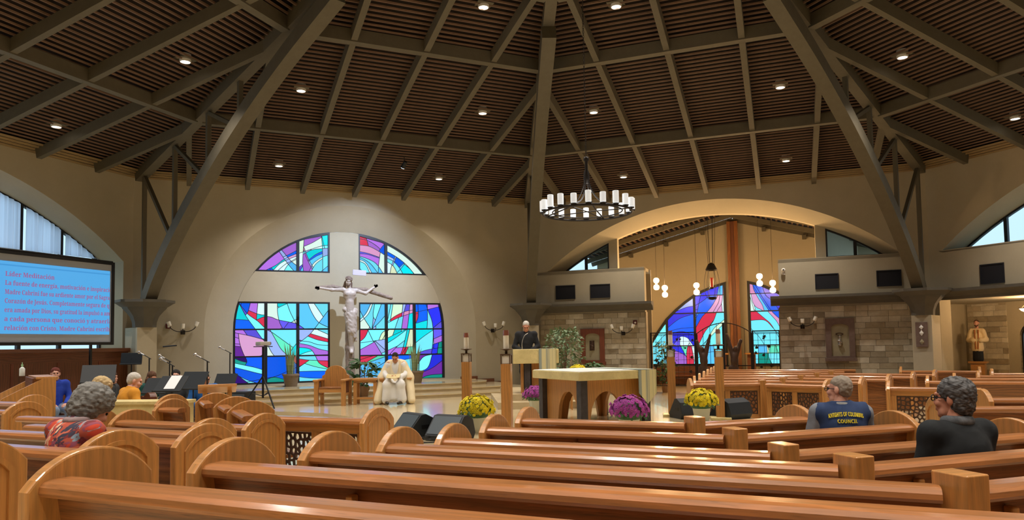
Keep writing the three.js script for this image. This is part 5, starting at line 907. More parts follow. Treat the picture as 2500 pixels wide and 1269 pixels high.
{
  const pose = seatedPose({ lean: 0.03 }), turn = angB + 0.42;
  const t = person('man in a navy vest over a grey jacket with glasses, seated in the second pew', [2.88, seatFloor(2.88, 6.4), 6.4], turn, { pose, scale: 0.97, yaw: -0.82, skin: SKIN.fair, hair: 'short', curl: 0.006, hairMat: hairAsh, top: greyKnit, topName: 'grey_jacket', vest: navyCloth, bottom: blackCloth, shoes: shoeBlack, build: 1.15, sleeve: 0.028, collar: fabric([150, 152, 150], 14, 104), collarR: 0.026, glasses: true });
  // the lettering sewn on the back of the vest
  const vest = t.children.find((c) => c.name === 'vest'), vp = vest.geometry.attributes.position, back = (x, y) => { let z = -1; for (let i = 0; i < vp.count; i++) if (Math.abs(vp.getX(i) - x) < 0.014 && Math.abs(vp.getY(i) - y) < 0.014) z = Math.max(z, vp.getZ(i)); return z < -0.5 ? 0.12 : z; };
  const yellow = std({ color: 0xf0dc28, roughness: 0.8 });
  for (const [txt, y, size, arch] of [['KNIGHTS OF COLUMBUS', 0.985, 0.031, 0.02], ['COUNCIL', 0.925, 0.028, 0]]) {
    const g = new TextGeometry(txt, { font, size, depth: 0.004, curveSegments: 3 }); g.computeBoundingBox(); const w = g.boundingBox.max.x, f = Math.min(1, 0.3 / w);
    const q = g.attributes.position; for (let i = 0; i < q.count; i++) { const x = (q.getX(i) - w / 2) * f, yy = y + q.getY(i) * 1.15 - arch * (x / 0.15) ** 2; q.setXYZ(i, -x * -1, yy, back(x, yy) + 0.004 + q.getZ(i)); }
    g.computeVertexNormals(); mk('lettering', g, yellow, t);
  }
}
// the priest in the cope, and the reader
{
  const cream = std({ map: rep(mottle([232, 216, 178], 7, 5, 105), 2, 2), roughness: 0.8 }), alb = std({ map: rep(mottle([228, 228, 226], 5, 5, 106), 2, 2), roughness: 0.85 });
  const pose = seatedPose({ lean: 0.1, bow: 1, knee: [0.17, 0.5, -0.4], ankle: [0.2, 0.09, -0.36], elbow: [0.3, 0.74, -0.08], wrist: [0.12, 0.66, -0.34] });
  const t = person('priest in a cream cope and white alb seated reading a booklet', [-2.98, 0.3, 18.42], Math.PI - 0.02, { pose, pitch: -0.5, skin: SKIN.tan, hair: 'short', hairMat: hairBlack, shoes: shoeBlack, grip: true, palm: [0, 1, 0.3], handDir: [-0.75, 0.05, -0.5] });
  const a = new Field(0.07); a.cap([0, 0.55, 0], [0, 0.9, -0.04], 0.15, 0.14).cap([-0.17, 0.98, -0.05], [0.17, 0.98, -0.05], 0.075).cap([0, 1.0, -0.06], [0, 1.07, -0.06], 0.08, 0.06).cap([-0.12, 0.53, 0], [0.12, 0.53, 0], 0.14);
  for (const s of [-1, 1]) a.cap([s * 0.1, 0.53, 0], [s * 0.17, 0.5, -0.4], 0.11, 0.1).cap([s * 0.17, 0.5, -0.4], [s * 0.2, 0.13, -0.38], 0.1, 0.11).cap([s * 0.19, 0.97, -0.04], [s * 0.29, 0.75, -0.08], 0.07, 0.065).cap([s * 0.29, 0.75, -0.08], [s * 0.15, 0.67, -0.3], 0.065, 0.07);
  a.cap([0, 0.42, -0.3], [0, 0.16, -0.34], 0.1, 0.1); a.bump = (x, y, z) => 0.01 * noise.noise(x * 16, y * 3, z * 8); a.cutCap([0, 1.12, -0.08], [0, 1.25, -0.12], 0.06, 0.08); mk('alb', a.mesh(0.012), alb, t);
  const c = new Field(0.08); c.cap([-0.14, 1.0, 0], [0.14, 1.0, 0], 0.1).cap([0, 0.9, 0.04], [0, 0.55, 0.07], 0.22, 0.26);
  for (const s of [-1, 1]) c.cap([s * 0.2, 0.96, 0], [s * 0.34, 0.66, -0.08], 0.1, 0.11).cap([s * 0.34, 0.66, -0.08], [s * 0.42, 0.1, -0.28], 0.1, 0.1).cap([s * 0.3, 0.6, -0.02], [s * 0.36, 0.1, -0.1], 0.12, 0.13);
  c.cutCap([0, 1.05, -0.28], [0, 0.1, -0.55], 0.16, 0.3).cutCap([0, 1.14, -0.1], [0, 1.3, -0.1], 0.09, 0.12).cutCap([0, 0.4, -0.3], [0, 0.0, -0.3], 0.2, 0.24); c.bump = (x, y, z) => 0.014 * noise.noise(x * 13, y * 2.2, z * 13); mk('cope', c.mesh(0.013), cream, t);
  const bk = thing('booklet', 'open pale booklet in the hands of the seated priest', 'book', [-2.98, 0.3 + 0.69, 18.0], Math.PI); for (const s of [-1, 1]) { const m = mk('page', rbox(0.17, 0.008, 0.22, s * 0.085, 0, 0, 0.003), fabric([206, 190, 140], 10, 107), bk); m.rotation.z = s * 0.15; m.rotation.x = -0.4; }
  person('man in a black clerical shirt standing and reading at the marble lectern', [0.33, 0.6, 17.5], Math.PI, { pose: standingPose({ bow: 1, elbow: [0.29, 1.1, 0.0], wrist: [0.13, 1.03, -0.22] }), scale: 0.985, pitch: -0.5, skin: SKIN.warm, hair: 'short', hairMat: hairWhite, top: blackCloth, topName: 'clerical_shirt', bottom: blackCloth, shoes: shoeBlack, build: 1.12, palm: [0, -1, 0] });
}
// the choir
{
  const at = (x, Z, y = 0) => [x, y, Z];
  person('blonde woman in a red top looking down at a phone', at(-5.1, 8.6, 0.123), 1.25, { pose: seatedPose({ lean: 0.14, bow: 1, elbow: [0.24, 0.72, -0.12], wrist: [0.08, 0.66, -0.36] }), pitch: -0.5, yaw: 0.1, skin: SKIN.fair, hair: 'curly', curl: 0.008, hairMat: hairBlond, top: fabric([176, 26, 44], 8, 110), bottom: blackCloth, shoes: shoeBlack, palm: [0, 1, 0], handDir: [-0.3, 0.1, -0.9], grip: true });
  person('man in a mustard shirt with white hair playing an acoustic guitar', at(-6.3, 11.65), 0.75, { pose: { ...seatedPose({ lean: 0.16, bow: 0.6 }), elbow: [[-0.34, 0.78, -0.12], [0.34, 0.8, -0.12]], wrist: [[-0.4, 0.8, -0.36], [0.12, 0.72, -0.3]] }, scale: 1.06, pitch: -0.3, yaw: 0.35, skin: SKIN.fair, hair: 'short', hairMat: hairWhite, top: fabric([204, 138, 34], 9, 111), shortSleeves: true, bottom: fabric([150, 140, 120], 8, 112), shoes: shoeBlack, build: 1.15, grip: true });
  person('woman in a blue cardigan with pinned-up auburn hair', at(-9.75, 15.4), 2.3, { scale: 1.06, pose: seatedPose({ lean: 0.03 }), yaw: 0.2, skin: SKIN.fair, hair: 'bun', hairMat: hairRed, top: fabric([34, 66, 178], 10, 113), topName: 'cardigan', bottom: fabric([120, 140, 170], 8, 114), shoes: shoeBlack });
  person('person with frizzy brown hair behind the guitarist', at(-8.15, 14.6), 1.5, { pose: seatedPose({ lean: 0.06 }), skin: SKIN.fair, hair: 'curly', curl: 0.01, hairMat: hairBrown, top: fabric([58, 60, 62], 8, 115), bottom: blackCloth, shoes: shoeBlack });
  person('woman with long dark hair in a teal jacket among the music stands', at(-7.5, 14.9), 2.2, { pose: seatedPose({ lean: 0.1, bow: 0.5 }), pitch: -0.3, skin: SKIN.tan, hair: 'long', curl: 0.005, hairMat: hairBrown, top: fabric([24, 78, 74], 9, 116), topName: 'jacket', bottom: fabric([122, 66, 40], 14, 117), shoes: shoeBlack });
  person('woman in glasses, black top and blue jeans behind a music stand', at(-6.62, 14.2), 2.75, { pose: seatedPose({ lean: 0.03, elbow: [0.25, 0.74, -0.06], wrist: [0.06, 0.64, -0.3] }), scale: 1.02, skin: SKIN.fair, hair: 'bun', hairMat: hairBlack, top: fabric([52, 56, 58], 8, 118), bottom: jeans, shoes: shoeBlack, glasses: true, handDir: [-0.8, -0.1, -0.4] });
  person('man in a blue shirt holding a violin bow', at(-5.98, 14.0), 2.6, { pose: seatedPose({ lean: 0.08, bow: 0.6, elbow: [0.27, 0.74, -0.1], wrist: [0.16, 0.66, -0.34] }), pitch: -0.25, yaw: -0.3, skin: SKIN.tan, hair: 'short', hairMat: hairBlack, top: fabric([30, 92, 162], 10, 119), bottom: navyCloth, shoes: shoeBlack, grip: true });
}
// ---------------------------------------------------------------- crucifix
const fac = (i, s, y, d) => onFacet(i, s, y, d);
{
  const t = thing('crucifix', 'tall sculpted crucifix of a pale corpus on a tree trunk before the plaster cross', 'crucifix', fac(-1, -0.16, 0.6, 0.3), facetAngle(-1));
  const resin = std({ map: rep(mottle([176, 164, 154], 14, 7, 120), 3, 3), roughness: 0.42 }), bark = std({ map: rep(mottle([128, 112, 100], 26, 8, 121), 3, 1.5), roughness: 0.7 });
  const b = new Field(0.05), Y = (y) => y - 0.6;                // local: x along the wall, z into the room
  b.cap([-0.02, Y(2.75), 0.1], [-0.02, Y(3.12), 0.12], 0.15, 0.13).ell([-0.02, Y(3.34), 0.13], [0.2, 0.2, 0.12]).cap([-0.2, Y(3.5), 0.1], [0.17, Y(3.48), 0.1], 0.07).cap([-0.03, Y(3.5), 0.1], [-0.05, Y(3.64), 0.14], 0.06);
  b.cap([-0.22, Y(3.5), 0.09], [-0.55, Y(3.5), 0.06], 0.065, 0.05).cap([-0.55, Y(3.5), 0.06], [-0.9, Y(3.55), 0.05], 0.05, 0.036).cap([0.2, Y(3.48), 0.09], [0.48, Y(3.4), 0.09], 0.065, 0.05).cap([0.48, Y(3.4), 0.09], [0.76, Y(3.6), 0.06], 0.05, 0.036);
  for (const s of [-1, 1]) b.cap([s * 0.08 - 0.01, Y(2.75), 0.1], [s * 0.05 + 0.02, Y(2.22), 0.22], 0.1, 0.07).cap([s * 0.05 + 0.02, Y(2.22), 0.22], [s * 0.03 + 0.03, Y(1.72), 0.1], 0.065, 0.042).cap([s * 0.03 + 0.03, Y(1.72), 0.1], [s * 0.03 + 0.02, Y(1.58), 0.2], 0.045, 0.03);
  for (const s of [-1, 1]) b.ell([s * 0.085 - 0.02, Y(3.38), 0.23], [0.08, 0.06, 0.03]);
  b.bump = (x, y, z) => 0.004 * noise.noise(x * 20, y * 20, z * 20);
  const H = new THREE.Matrix4().compose(v3(-0.06, Y(3.76), 0.18), new THREE.Quaternion().setFromEuler(new THREE.Euler(-0.35, Math.PI - 0.25, 0.2, 'YXZ')), v3(1.15, 1.15, 1.15));
  const hand = (x, y, z, dir, up) => { const m = new THREE.Matrix4().makeBasis(v3(...up).cross(v3(...dir)).normalize(), v3(...dir).normalize(), v3(0, 0, 1)); m.setPosition(x, y, z); return HANDS.relaxed.clone().applyMatrix4(m); };
  mk('corpus', mergeSmooth([b.mesh(0.013), HEAD.clone().applyMatrix4(H), hand(-0.9, Y(3.55), 0.05, [-1, 0.1, 0], [0, 0, 1]), hand(0.76, Y(3.6), 0.06, [0.8, 0.5, 0], [0, 0, 1])]), resin, t);
  mk('hair', hairField('long', 0.006).mesh(0.008).applyMatrix4(H), std({ color: 0x6b5a50, roughness: 0.7 }), t);
  mk('beard', new Field(0.02).cap([-0.035, -0.075, -0.06], [0.035, -0.075, -0.06], 0.028).cap([0, -0.09, -0.075], [0, -0.13, -0.08], 0.03, 0.016).mesh(0.007).applyMatrix4(H), std({ color: 0x6b5a50, roughness: 0.7 }), t);
  mk('crown_of_thorns', mergeGeometries([new THREE.TorusGeometry(0.092, 0.011, 6, 26), new THREE.TorusGeometry(0.095, 0.009, 6, 26).rotateY(0.2)].map((g) => plain(g.rotateX(Math.PI / 2 - 0.2).translate(0, 0.075, 0.015).applyMatrix4(H)))), bark, t);
  const lc = new Field(0.06); lc.cap([-0.14, Y(2.9), 0.1], [0.14, Y(2.86), 0.1], 0.1).cap([0, Y(2.75), 0.11], [0.02, Y(2.25), 0.18], 0.17, 0.13).cap([0.12, Y(2.8), 0.16], [0.16, Y(1.95), 0.12], 0.06, 0.05).cap([-0.06, Y(2.5), 0.2], [0.1, Y(2.05), 0.22], 0.07, 0.05); lc.bump = (x, y, z) => 0.016 * noise.noise(x * 12 + y * 7, y * 9, z * 10); mk('loincloth', lc.mesh(0.013), resin, t);
  const tr = new Field(0.06); tr.cap([0.02, 0, 0.02], [0, Y(1.7), 0], 0.15, 0.13).cap([0, Y(1.7), 0], [-0.02, Y(3.5), -0.02], 0.13, 0.09); tr.bump = (x, y, z) => 0.018 * noise.noise(x * 16, y * 5, z * 16) + 0.008 * noise.noise(x * 40, y * 14, z * 40); mk('trunk', tr.mesh(0.016), bark, t);
  for (const [pts, r0, r1] of [[[[-0.02, Y(3.5), -0.02], [-0.5, Y(3.6), -0.02], [-0.98, Y(3.57), 0]], 0.07, 0.05], [[[0, Y(3.52), -0.02], [0.5, Y(3.52), -0.02], [1.3, Y(3.27), 0.02]], 0.075, 0.06]]) { const f = new Field(0.04); for (let k = 0; k + 1 < pts.length; k++) f.cap(pts[k], pts[k + 1], lerp(r0, r1, k / 2), lerp(r0, r1, (k + 1) / 2)); f.bump = (x, y, z) => 0.01 * noise.noise(x * 12, y * 24, z * 24); mk('branch', f.mesh(0.012), bark, t); }
  mk('title_board', rbox(0.42, 0.17, 0.03, 0.1, Y(4.06), 0.02).rotateZ(-0.06), std({ color: 0xb9b2c2, roughness: 0.6 }), t);
}
// a theatre lamp on the rafter above, aimed at the crucifix
{
  const p = fac(-1, 0.75, 6.78, 3.4), t = thing('theatre_lamp', 'small black theatre lamp clamped to the rafter above the crucifix', 'lamp', p);
  const aim = v3(...(([x, y, Z]) => [x - p[0], y - p[1], -(Z - p[2])])(fac(-1, -0.1, 3.5, 0))).normalize(), q = new THREE.Quaternion().setFromUnitVectors(v3(0, -1, 0), aim);
  mk('barrel', cyl(0.07, 0.05, 0.2, 0, 0.0, 0).applyQuaternion(q), M.blackMetal, t); mk('yoke', rod(v3(0, 0, 0), v3(0, 0.22, 0), 0.012), M.blackMetal, t);
  const glow = std({ color: 0xffffff, emissive: 0xcfe0ff, emissiveIntensity: 5 }); mk('lamp_lens', cyl(0.06, 0.06, 0.01, 0, -0.105, 0).applyQuaternion(q), glow, t);
  const L = new THREE.SpotLight(0xcfe0ff, 120, 0, 0.72, 0.7, 2); L.position.copy(aim.clone().multiplyScalar(0.13)); L.target.position.copy(aim.clone().multiplyScalar(3)); L.castShadow = true; L.shadow.radius = 2; t.add(L); t.add(L.target);
}
// ---------------------------------------------------------------- fittings on the walls
const shade = std({ color: 0xe9e6da, roughness: 0.5 });
for (const [i, s, y, nm] of [[-1, -4.84, 2.24, 'left of the altar niche'], [-1, 4.72, 2.22, 'right of the altar niche'], [0, -2.82, 2.04, 'on the stone wall left of the chapel'], [0, 2.67, 2.13, 'on the stone wall right of the chapel']]) {
  const t = thing('wall_sconce', `iron wall sconce with three frosted glass cups ${nm}`, 'sconce', fac(i, s, y, i ? 0 : 0.06), facetAngle(i), 'three-cup sconces');
  mk('plate', rbox(0.12, 0.12, 0.05, 0, 0, 0.03), M.iron, t);
  for (const [x, yy, z, r] of [[-0.33, 0.2, 0.16, 0.35], [0.33, 0.2, 0.16, -0.35], [0, 0.13, 0.3, 0]]) {
    mk('arm', tube([[0, 0.02, 0.05], [x * 0.5, x ? 0.03 : -0.04, z * 0.8], [x * 0.92, yy - 0.09, z], [x, yy - 0.04, z]], 0.011, 16, 6), M.iron, t);
    const g = new THREE.Group(); const c = mk('glass_cup', lathe([[0, 0], [0.045, 0], [0.052, 0.03], [0.056, 0.14], [0.05, 0.14], [0.046, 0.03], [0, 0.02]], 16), shade, t); c.position.set(x, yy - 0.03, z); c.rotation.z = r;
  }
}
for (const [i, s, y, w, h, nm] of [[0, -4.8, 3.49, 0.66, 0.44, 'left one behind the lectern'], [0, -3.585, 3.485, 0.65, 0.43, 'right one behind the lectern'], [0, 3.4, 3.485, 0.62, 0.43, 'just right of the chapel'], [0, 5.07, 3.5, 0.62, 0.44, 'beside the right truss foot'], [1, -4.36, 3.41, 0.6, 0.5, 'at the right edge above the side aisle']]) {
  const t = thing('speaker_grille', `dark speaker grille in the balcony wall, ${nm}`, 'grille', fac(i, s, y, 0), facetAngle(i), 'balcony speaker grilles');
  mk('frame', strip([[-w / 2, -h / 2], [w / 2, -h / 2], [w / 2, h / 2], [-w / 2, h / 2]], 0.03, 0, 0.03, true), M.grille, t); mk('mesh_cloth', box(w, h, 0.015, 0, 0, 0.008), M.grille, t);
}
for (const [i, s, y, nm] of [[-1, -5.22, 2.42, 'left of the wall sconce by the choir'], [0, -2.42, 2.4, 'at the edge of the stone wall left of the chapel']]) {
  const t = thing('fire_alarm', `small red fire alarm ${nm}`, 'alarm', fac(i, s, y, i ? 0 : 0.06), facetAngle(i), 'fire alarms'); mk('box', rbox(0.13, 0.14, 0.05, 0, 0, 0.025), std({ color: 0x5a1616, roughness: 0.5 }), t); mk('strobe', rbox(0.06, 0.06, 0.03, 0.01, -0.01, 0.06), M.white, t);
}
{
  const t = thing('security_camera', 'small white security camera on the balcony wall right of the chapel', 'camera', fac(0, 2.19, 3.84, 0), facetAngle(0)); mk('mount', cyl(0.05, 0.05, 0.1, 0, -0.05, 0.05), M.white, t); mk('head', sph(0.06, 0, 0.04, 0.09), M.white, t); mk('lens', sph(0.025, 0, 0.045, 0.14, 10), M.blackMetal, t);
}
const frameWood = std({ map: rep(woodTex([120, 62, 40], 0.9, 130), 1 / 1.6, 2), roughness: 0.5 }), frameStone = std({ map: rep(mottle([112, 92, 82], 10, 6, 131), 2, 2), roughness: 0.8 }), cream2 = std({ map: rep(mottle([158, 150, 122], 8, 5, 132), 2, 2), roughness: 0.9 });
for (const [s, y, w, h, m, nm, left] of [[-3.87, 1.63, 0.8, 1.17, frameWood, 'red-brown wooden station of the cross frame on the left stone wall', true], [3.7, 1.73, 0.78, 1.25, frameStone, 'brown arched station of the cross frame on the right stone wall', false]]) {
  const t = thing('station_frame', nm, 'frame', fac(0, s, y, 0.05), facetAngle(0));
  const arch = [[w * 0.32, -h * 0.4], ...Array.from({ length: 13 }, (_, k) => { const a = Math.PI * k / 12; return [w * 0.32 * Math.cos(a), h * 0.28 + 0.12 * Math.sin(a)]; }), [-w * 0.32, -h * 0.4]];
  mk('surround', uvm(extrude([[-w / 2, -h / 2 + 0.05], [w / 2, -h / 2 + 0.05], [w / 2, h / 2], [-w / 2, h / 2]], 0.07, 0.008, [arch]), 1), m, t); mk('sill', rbox(w + 0.08, 0.1, 0.13, 0, -h / 2 + 0.03, 0.055), m, t); mk('panel', box(w * 0.75, h * 0.85, 0.02, 0, 0, 0.012), cream2, t);
  mk('relief', new Field(0.02).cap([0, -0.1, 0], [0.01, 0.07, 0], 0.05, 0.035).ell([0.01, 0.13, 0.01], [0.03, 0.04, 0.03]).cap([-0.05, 0.02, 0.02], [0.05, -0.03, 0.03], 0.022).mesh(0.009), left ? M.bronze : M.silver, t).position.set(-0.02, left ? 0.03 : -0.05, 0.05);
  mk('relief_backing', rbox(0.17, 0.33, 0.015, -0.02, left ? 0.03 : -0.05, 0.03), M.bronze, t).visible = left;
  if (!left) { t.remove(t.children.at(-1)); mk('halo', new THREE.TorusGeometry(0.07, 0.012, 6, 20).scale(1.3, 0.5, 1).translate(-0.02, 0.16, 0.04), M.bronze, t); }
}
{
  const a = cornerAngle(1), r = 14.88, t = thing('wall_plaque', 'narrow brown plaque with small pale figures on the pilaster by the side aisle', 'plaque', [CX + r * Math.sin(a), 1.83, CZ + r * Math.cos(a)], a);
  mk('board', rbox(0.3, 0.68, 0.03, 0, 0, 0.01), frameStone, t);
  for (const [y, h] of [[0.2, 0.1], [0.04, 0.12], [-0.2, 0.12]]) mk('figure', new THREE.OctahedronGeometry(0.07).scale(0.8, h / 0.1, 0.3).translate(0, y, 0.035), y < 0 ? cream2 : M.white, t);
}
// ---------------------------------------------------------------- projection screen and choir panelling
{
  const t = thing('projection_screen', 'large projection screen with a pale blue slide of red Spanish text', 'screen', fac(-2, 2.82, 2.95, 1.0), facetAngle(-2)), w = 3.66, h = 2.03;
  mk('frame', strip([[-w / 2, -h / 2], [w / 2, -h / 2], [w / 2, h / 2], [-w / 2, h / 2]], 0.07, -0.03, 0.03, true), M.blackMetal, t);
  mk('fabric', box(w, h, 0.01, 0, 0, -0.01), std({ color: 0xaab0ba, roughness: 0.85 }), t);
  for (const y of [h / 2 + 0.07]) mk('truss_bar', rod(v3(-w / 2, y, -0.02), v3(w / 2, y - 0.03, -0.02), 0.03), M.blackMetal, t);
  for (const x of [-1.4, 1.3]) mk('leg', box(0.05, 1.95, 0.05, x, -h / 2 - 0.97, -0.08, 1), M.blackMetal, t);
  const c = document.createElement('canvas'); c.width = 1280; c.height = 590; const g = c.getContext('2d'); g.fillStyle = '#5cbcff'; g.fillRect(0, 0, 1280, 590);
  g.fillStyle = '#4aa8ee'; g.fillRect(240, 26, 1040, 12); g.fillStyle = '#b75f96'; g.font = '600 52px serif'; g.textBaseline = 'alphabetic';
  const L = ['Líder Meditación', 'La fuente de energía, motivación e inspiración', 'Madre Cabrini fue su ardiente amor por el Sagrado', 'Corazón de Jesús. Completamente segura de que', 'era amada por Dios, su gratitud la impulsó a amar', 'a cada persona que conoció y atraerlas', 'relación con Cristo. Madre Cabrini escribió'];
  L.forEach((s, k) => g.fillText(s, 318, 122 + k * 73, k === 0 ? 420 : 1010));
  const tex = new THREE.CanvasTexture(c); tex.colorSpace = THREE.SRGBColorSpace;
  const img = mk('projected_slide', new THREE.PlaneGeometry(3.5, 1.61), std({ color: 0x222222, map: tex, emissive: 0xffffff, emissiveMap: tex, emissiveIntensity: 0.8, roughness: 0.9 }), t); img.position.set(0.0, 0.015, 0.004);
  const light = new THREE.RectAreaLight(0x6cc0ff, 0.35, 3.5, 1.6); light.position.set(0, 0, 0.06); light.rotation.y = Math.PI; t.add(light);
}
{
  const g = structGroup('trim_10', facetPos(-2), facetAngle(-2));
  mk('ledge', rbox(10.2, 0.1, 0.34, 0.9, 1.77, 0.32), M.walnut, g);
  for (let k = 0; k < 9; k++) { mk('panel', box(1.08, 1.3, 0.05, -3.6 + k * 1.13, 0.85, 0.28, 1), M.walnut, g); mk('stile', box(0.06, 1.55, 0.07, -4.17 + k * 1.13, 0.85, 0.28, 1), frameWood, g); }
  mk('frieze', box(10.2, 0.24, 0.09, 0.9, 1.6, 0.28), M.walnut, g); mk('skirting', box(10.2, 0.2, 0.09, 0.9, 0.1, 0.28), M.walnut, g);
}
// curtains over the upper panes of the left window
const sheer = phy({ color: 0xe4ecff, transmission: 0.9, thickness: 0, roughness: 1, side: THREE.DoubleSide });
{
  const arc = (x) => { const h = 1.96, R = (5.8 * 5.8 + h * h) / (2 * h); return 6.16 - R + Math.sqrt(Math.max(0, R * R - x * x)); };
  [[1.42, 2.38], [2.5, 3.46], [3.58, 4.54], [4.66, 5.7]].forEach(([a, b], k) => {
    const t = thing('window_curtain', `sheer white curtain in the arched left window, ${['first', 'second', 'third', 'last'][k]} bay above the screen`, 'curtain', facetPos(-2), facetAngle(-2), 'sheer curtains');
    const A = [], B = []; for (let q = 0; q <= 24; q++) { const x = lerp(a, b, q / 24), z = -0.74 + 0.025 * Math.sin(q * 1.7 + k) + 0.01 * Math.sin(q * 4); A.push([x, 4.3, z]); B.push([x, arc(x) - 0.06, z]); } mk('cloth', ruled(A, B), sheer, t);
  });
}
// ---------------------------------------------------------------- chandelier over the altar
{
  const t = thing('ring_chandelier', 'large iron ring chandelier with frosted candle glasses hanging over the altar', 'chandelier', [1.45, 4.2, 13.5]), R = 0.84;
  const glass = std({ color: 0xf4f4f0, emissive: 0xdfe6ea, emissiveIntensity: 0.55, roughness: 0.5 });
  mk('ring', new THREE.TorusGeometry(R, 0.02, 8, 64).rotateX(Math.PI / 2), M.iron, t); mk('upper_ring', new THREE.TorusGeometry(R * 0.78, 0.012, 6, 56).rotateX(Math.PI / 2).translate(0, 0.02, 0), M.iron, t);
  const tall = [1, 0.82, 0.94, 1.05, 0.86];
  for (let k = 0; k < 20; k++) {
    const a = (k + 0.25) * Math.PI / 10, x = Math.cos(a) * R, z = Math.sin(a) * R, h = 0.2 * tall[k % 5];
    mk('bobeche', lathe([[0, -0.015], [0.05, -0.012], [0.058, 0.012], [0, 0.02]], 14).translate(x, 0.025, z), M.iron, t); mk('candle_glass', lathe([[0.05, 0], [0.055, 0.01], [0.055, h], [0.05, h + 0.006], [0, h + 0.006]], 16).translate(x, 0.045, z), glass, t);
  }
  for (let k = 0; k < 4; k++) { const a = k * Math.PI / 2 + 0.5; mk('arm', tube([[0.03 * Math.cos(a), 0.78, 0.03 * Math.sin(a)], [0.07 * Math.cos(a), 0.5, 0.07 * Math.sin(a)], [0.25 * Math.cos(a), 0.22, 0.25 * Math.sin(a)], [R * Math.cos(a), 0.01, R * Math.sin(a)]], 0.013, 24, 6), M.iron, t); mk('spoke', rod(v3(0, 0.02, 0), v3(R * Math.cos(a), 0.0, R * Math.sin(a)), 0.01), M.iron, t); }
  mk('hub', lathe([[0, 0.55], [0.045, 0.56], [0.06, 0.66], [0.05, 0.78], [0.03, 0.82], [0.028, 0.98], [0.05, 1.0], [0.05, 1.06], [0, 1.08]], 16), M.iron, t);
  const chain = []; for (let k = 0; k < 78; k++) chain.push(new THREE.TorusGeometry(0.024, 0.0065, 5, 10).scale(0.62, 1, 1).rotateY(k % 2 ? Math.PI / 2 : 0).translate(0, 1.1 + k * 0.046, 0)); mk('chain', chain, M.iron, t);
  const L = new THREE.PointLight(0xf2f4f4, 2.5); L.castShadow = true; L.shadow.radius = 20; L.position.set(0, 0.3, 0); t.add(L);
}
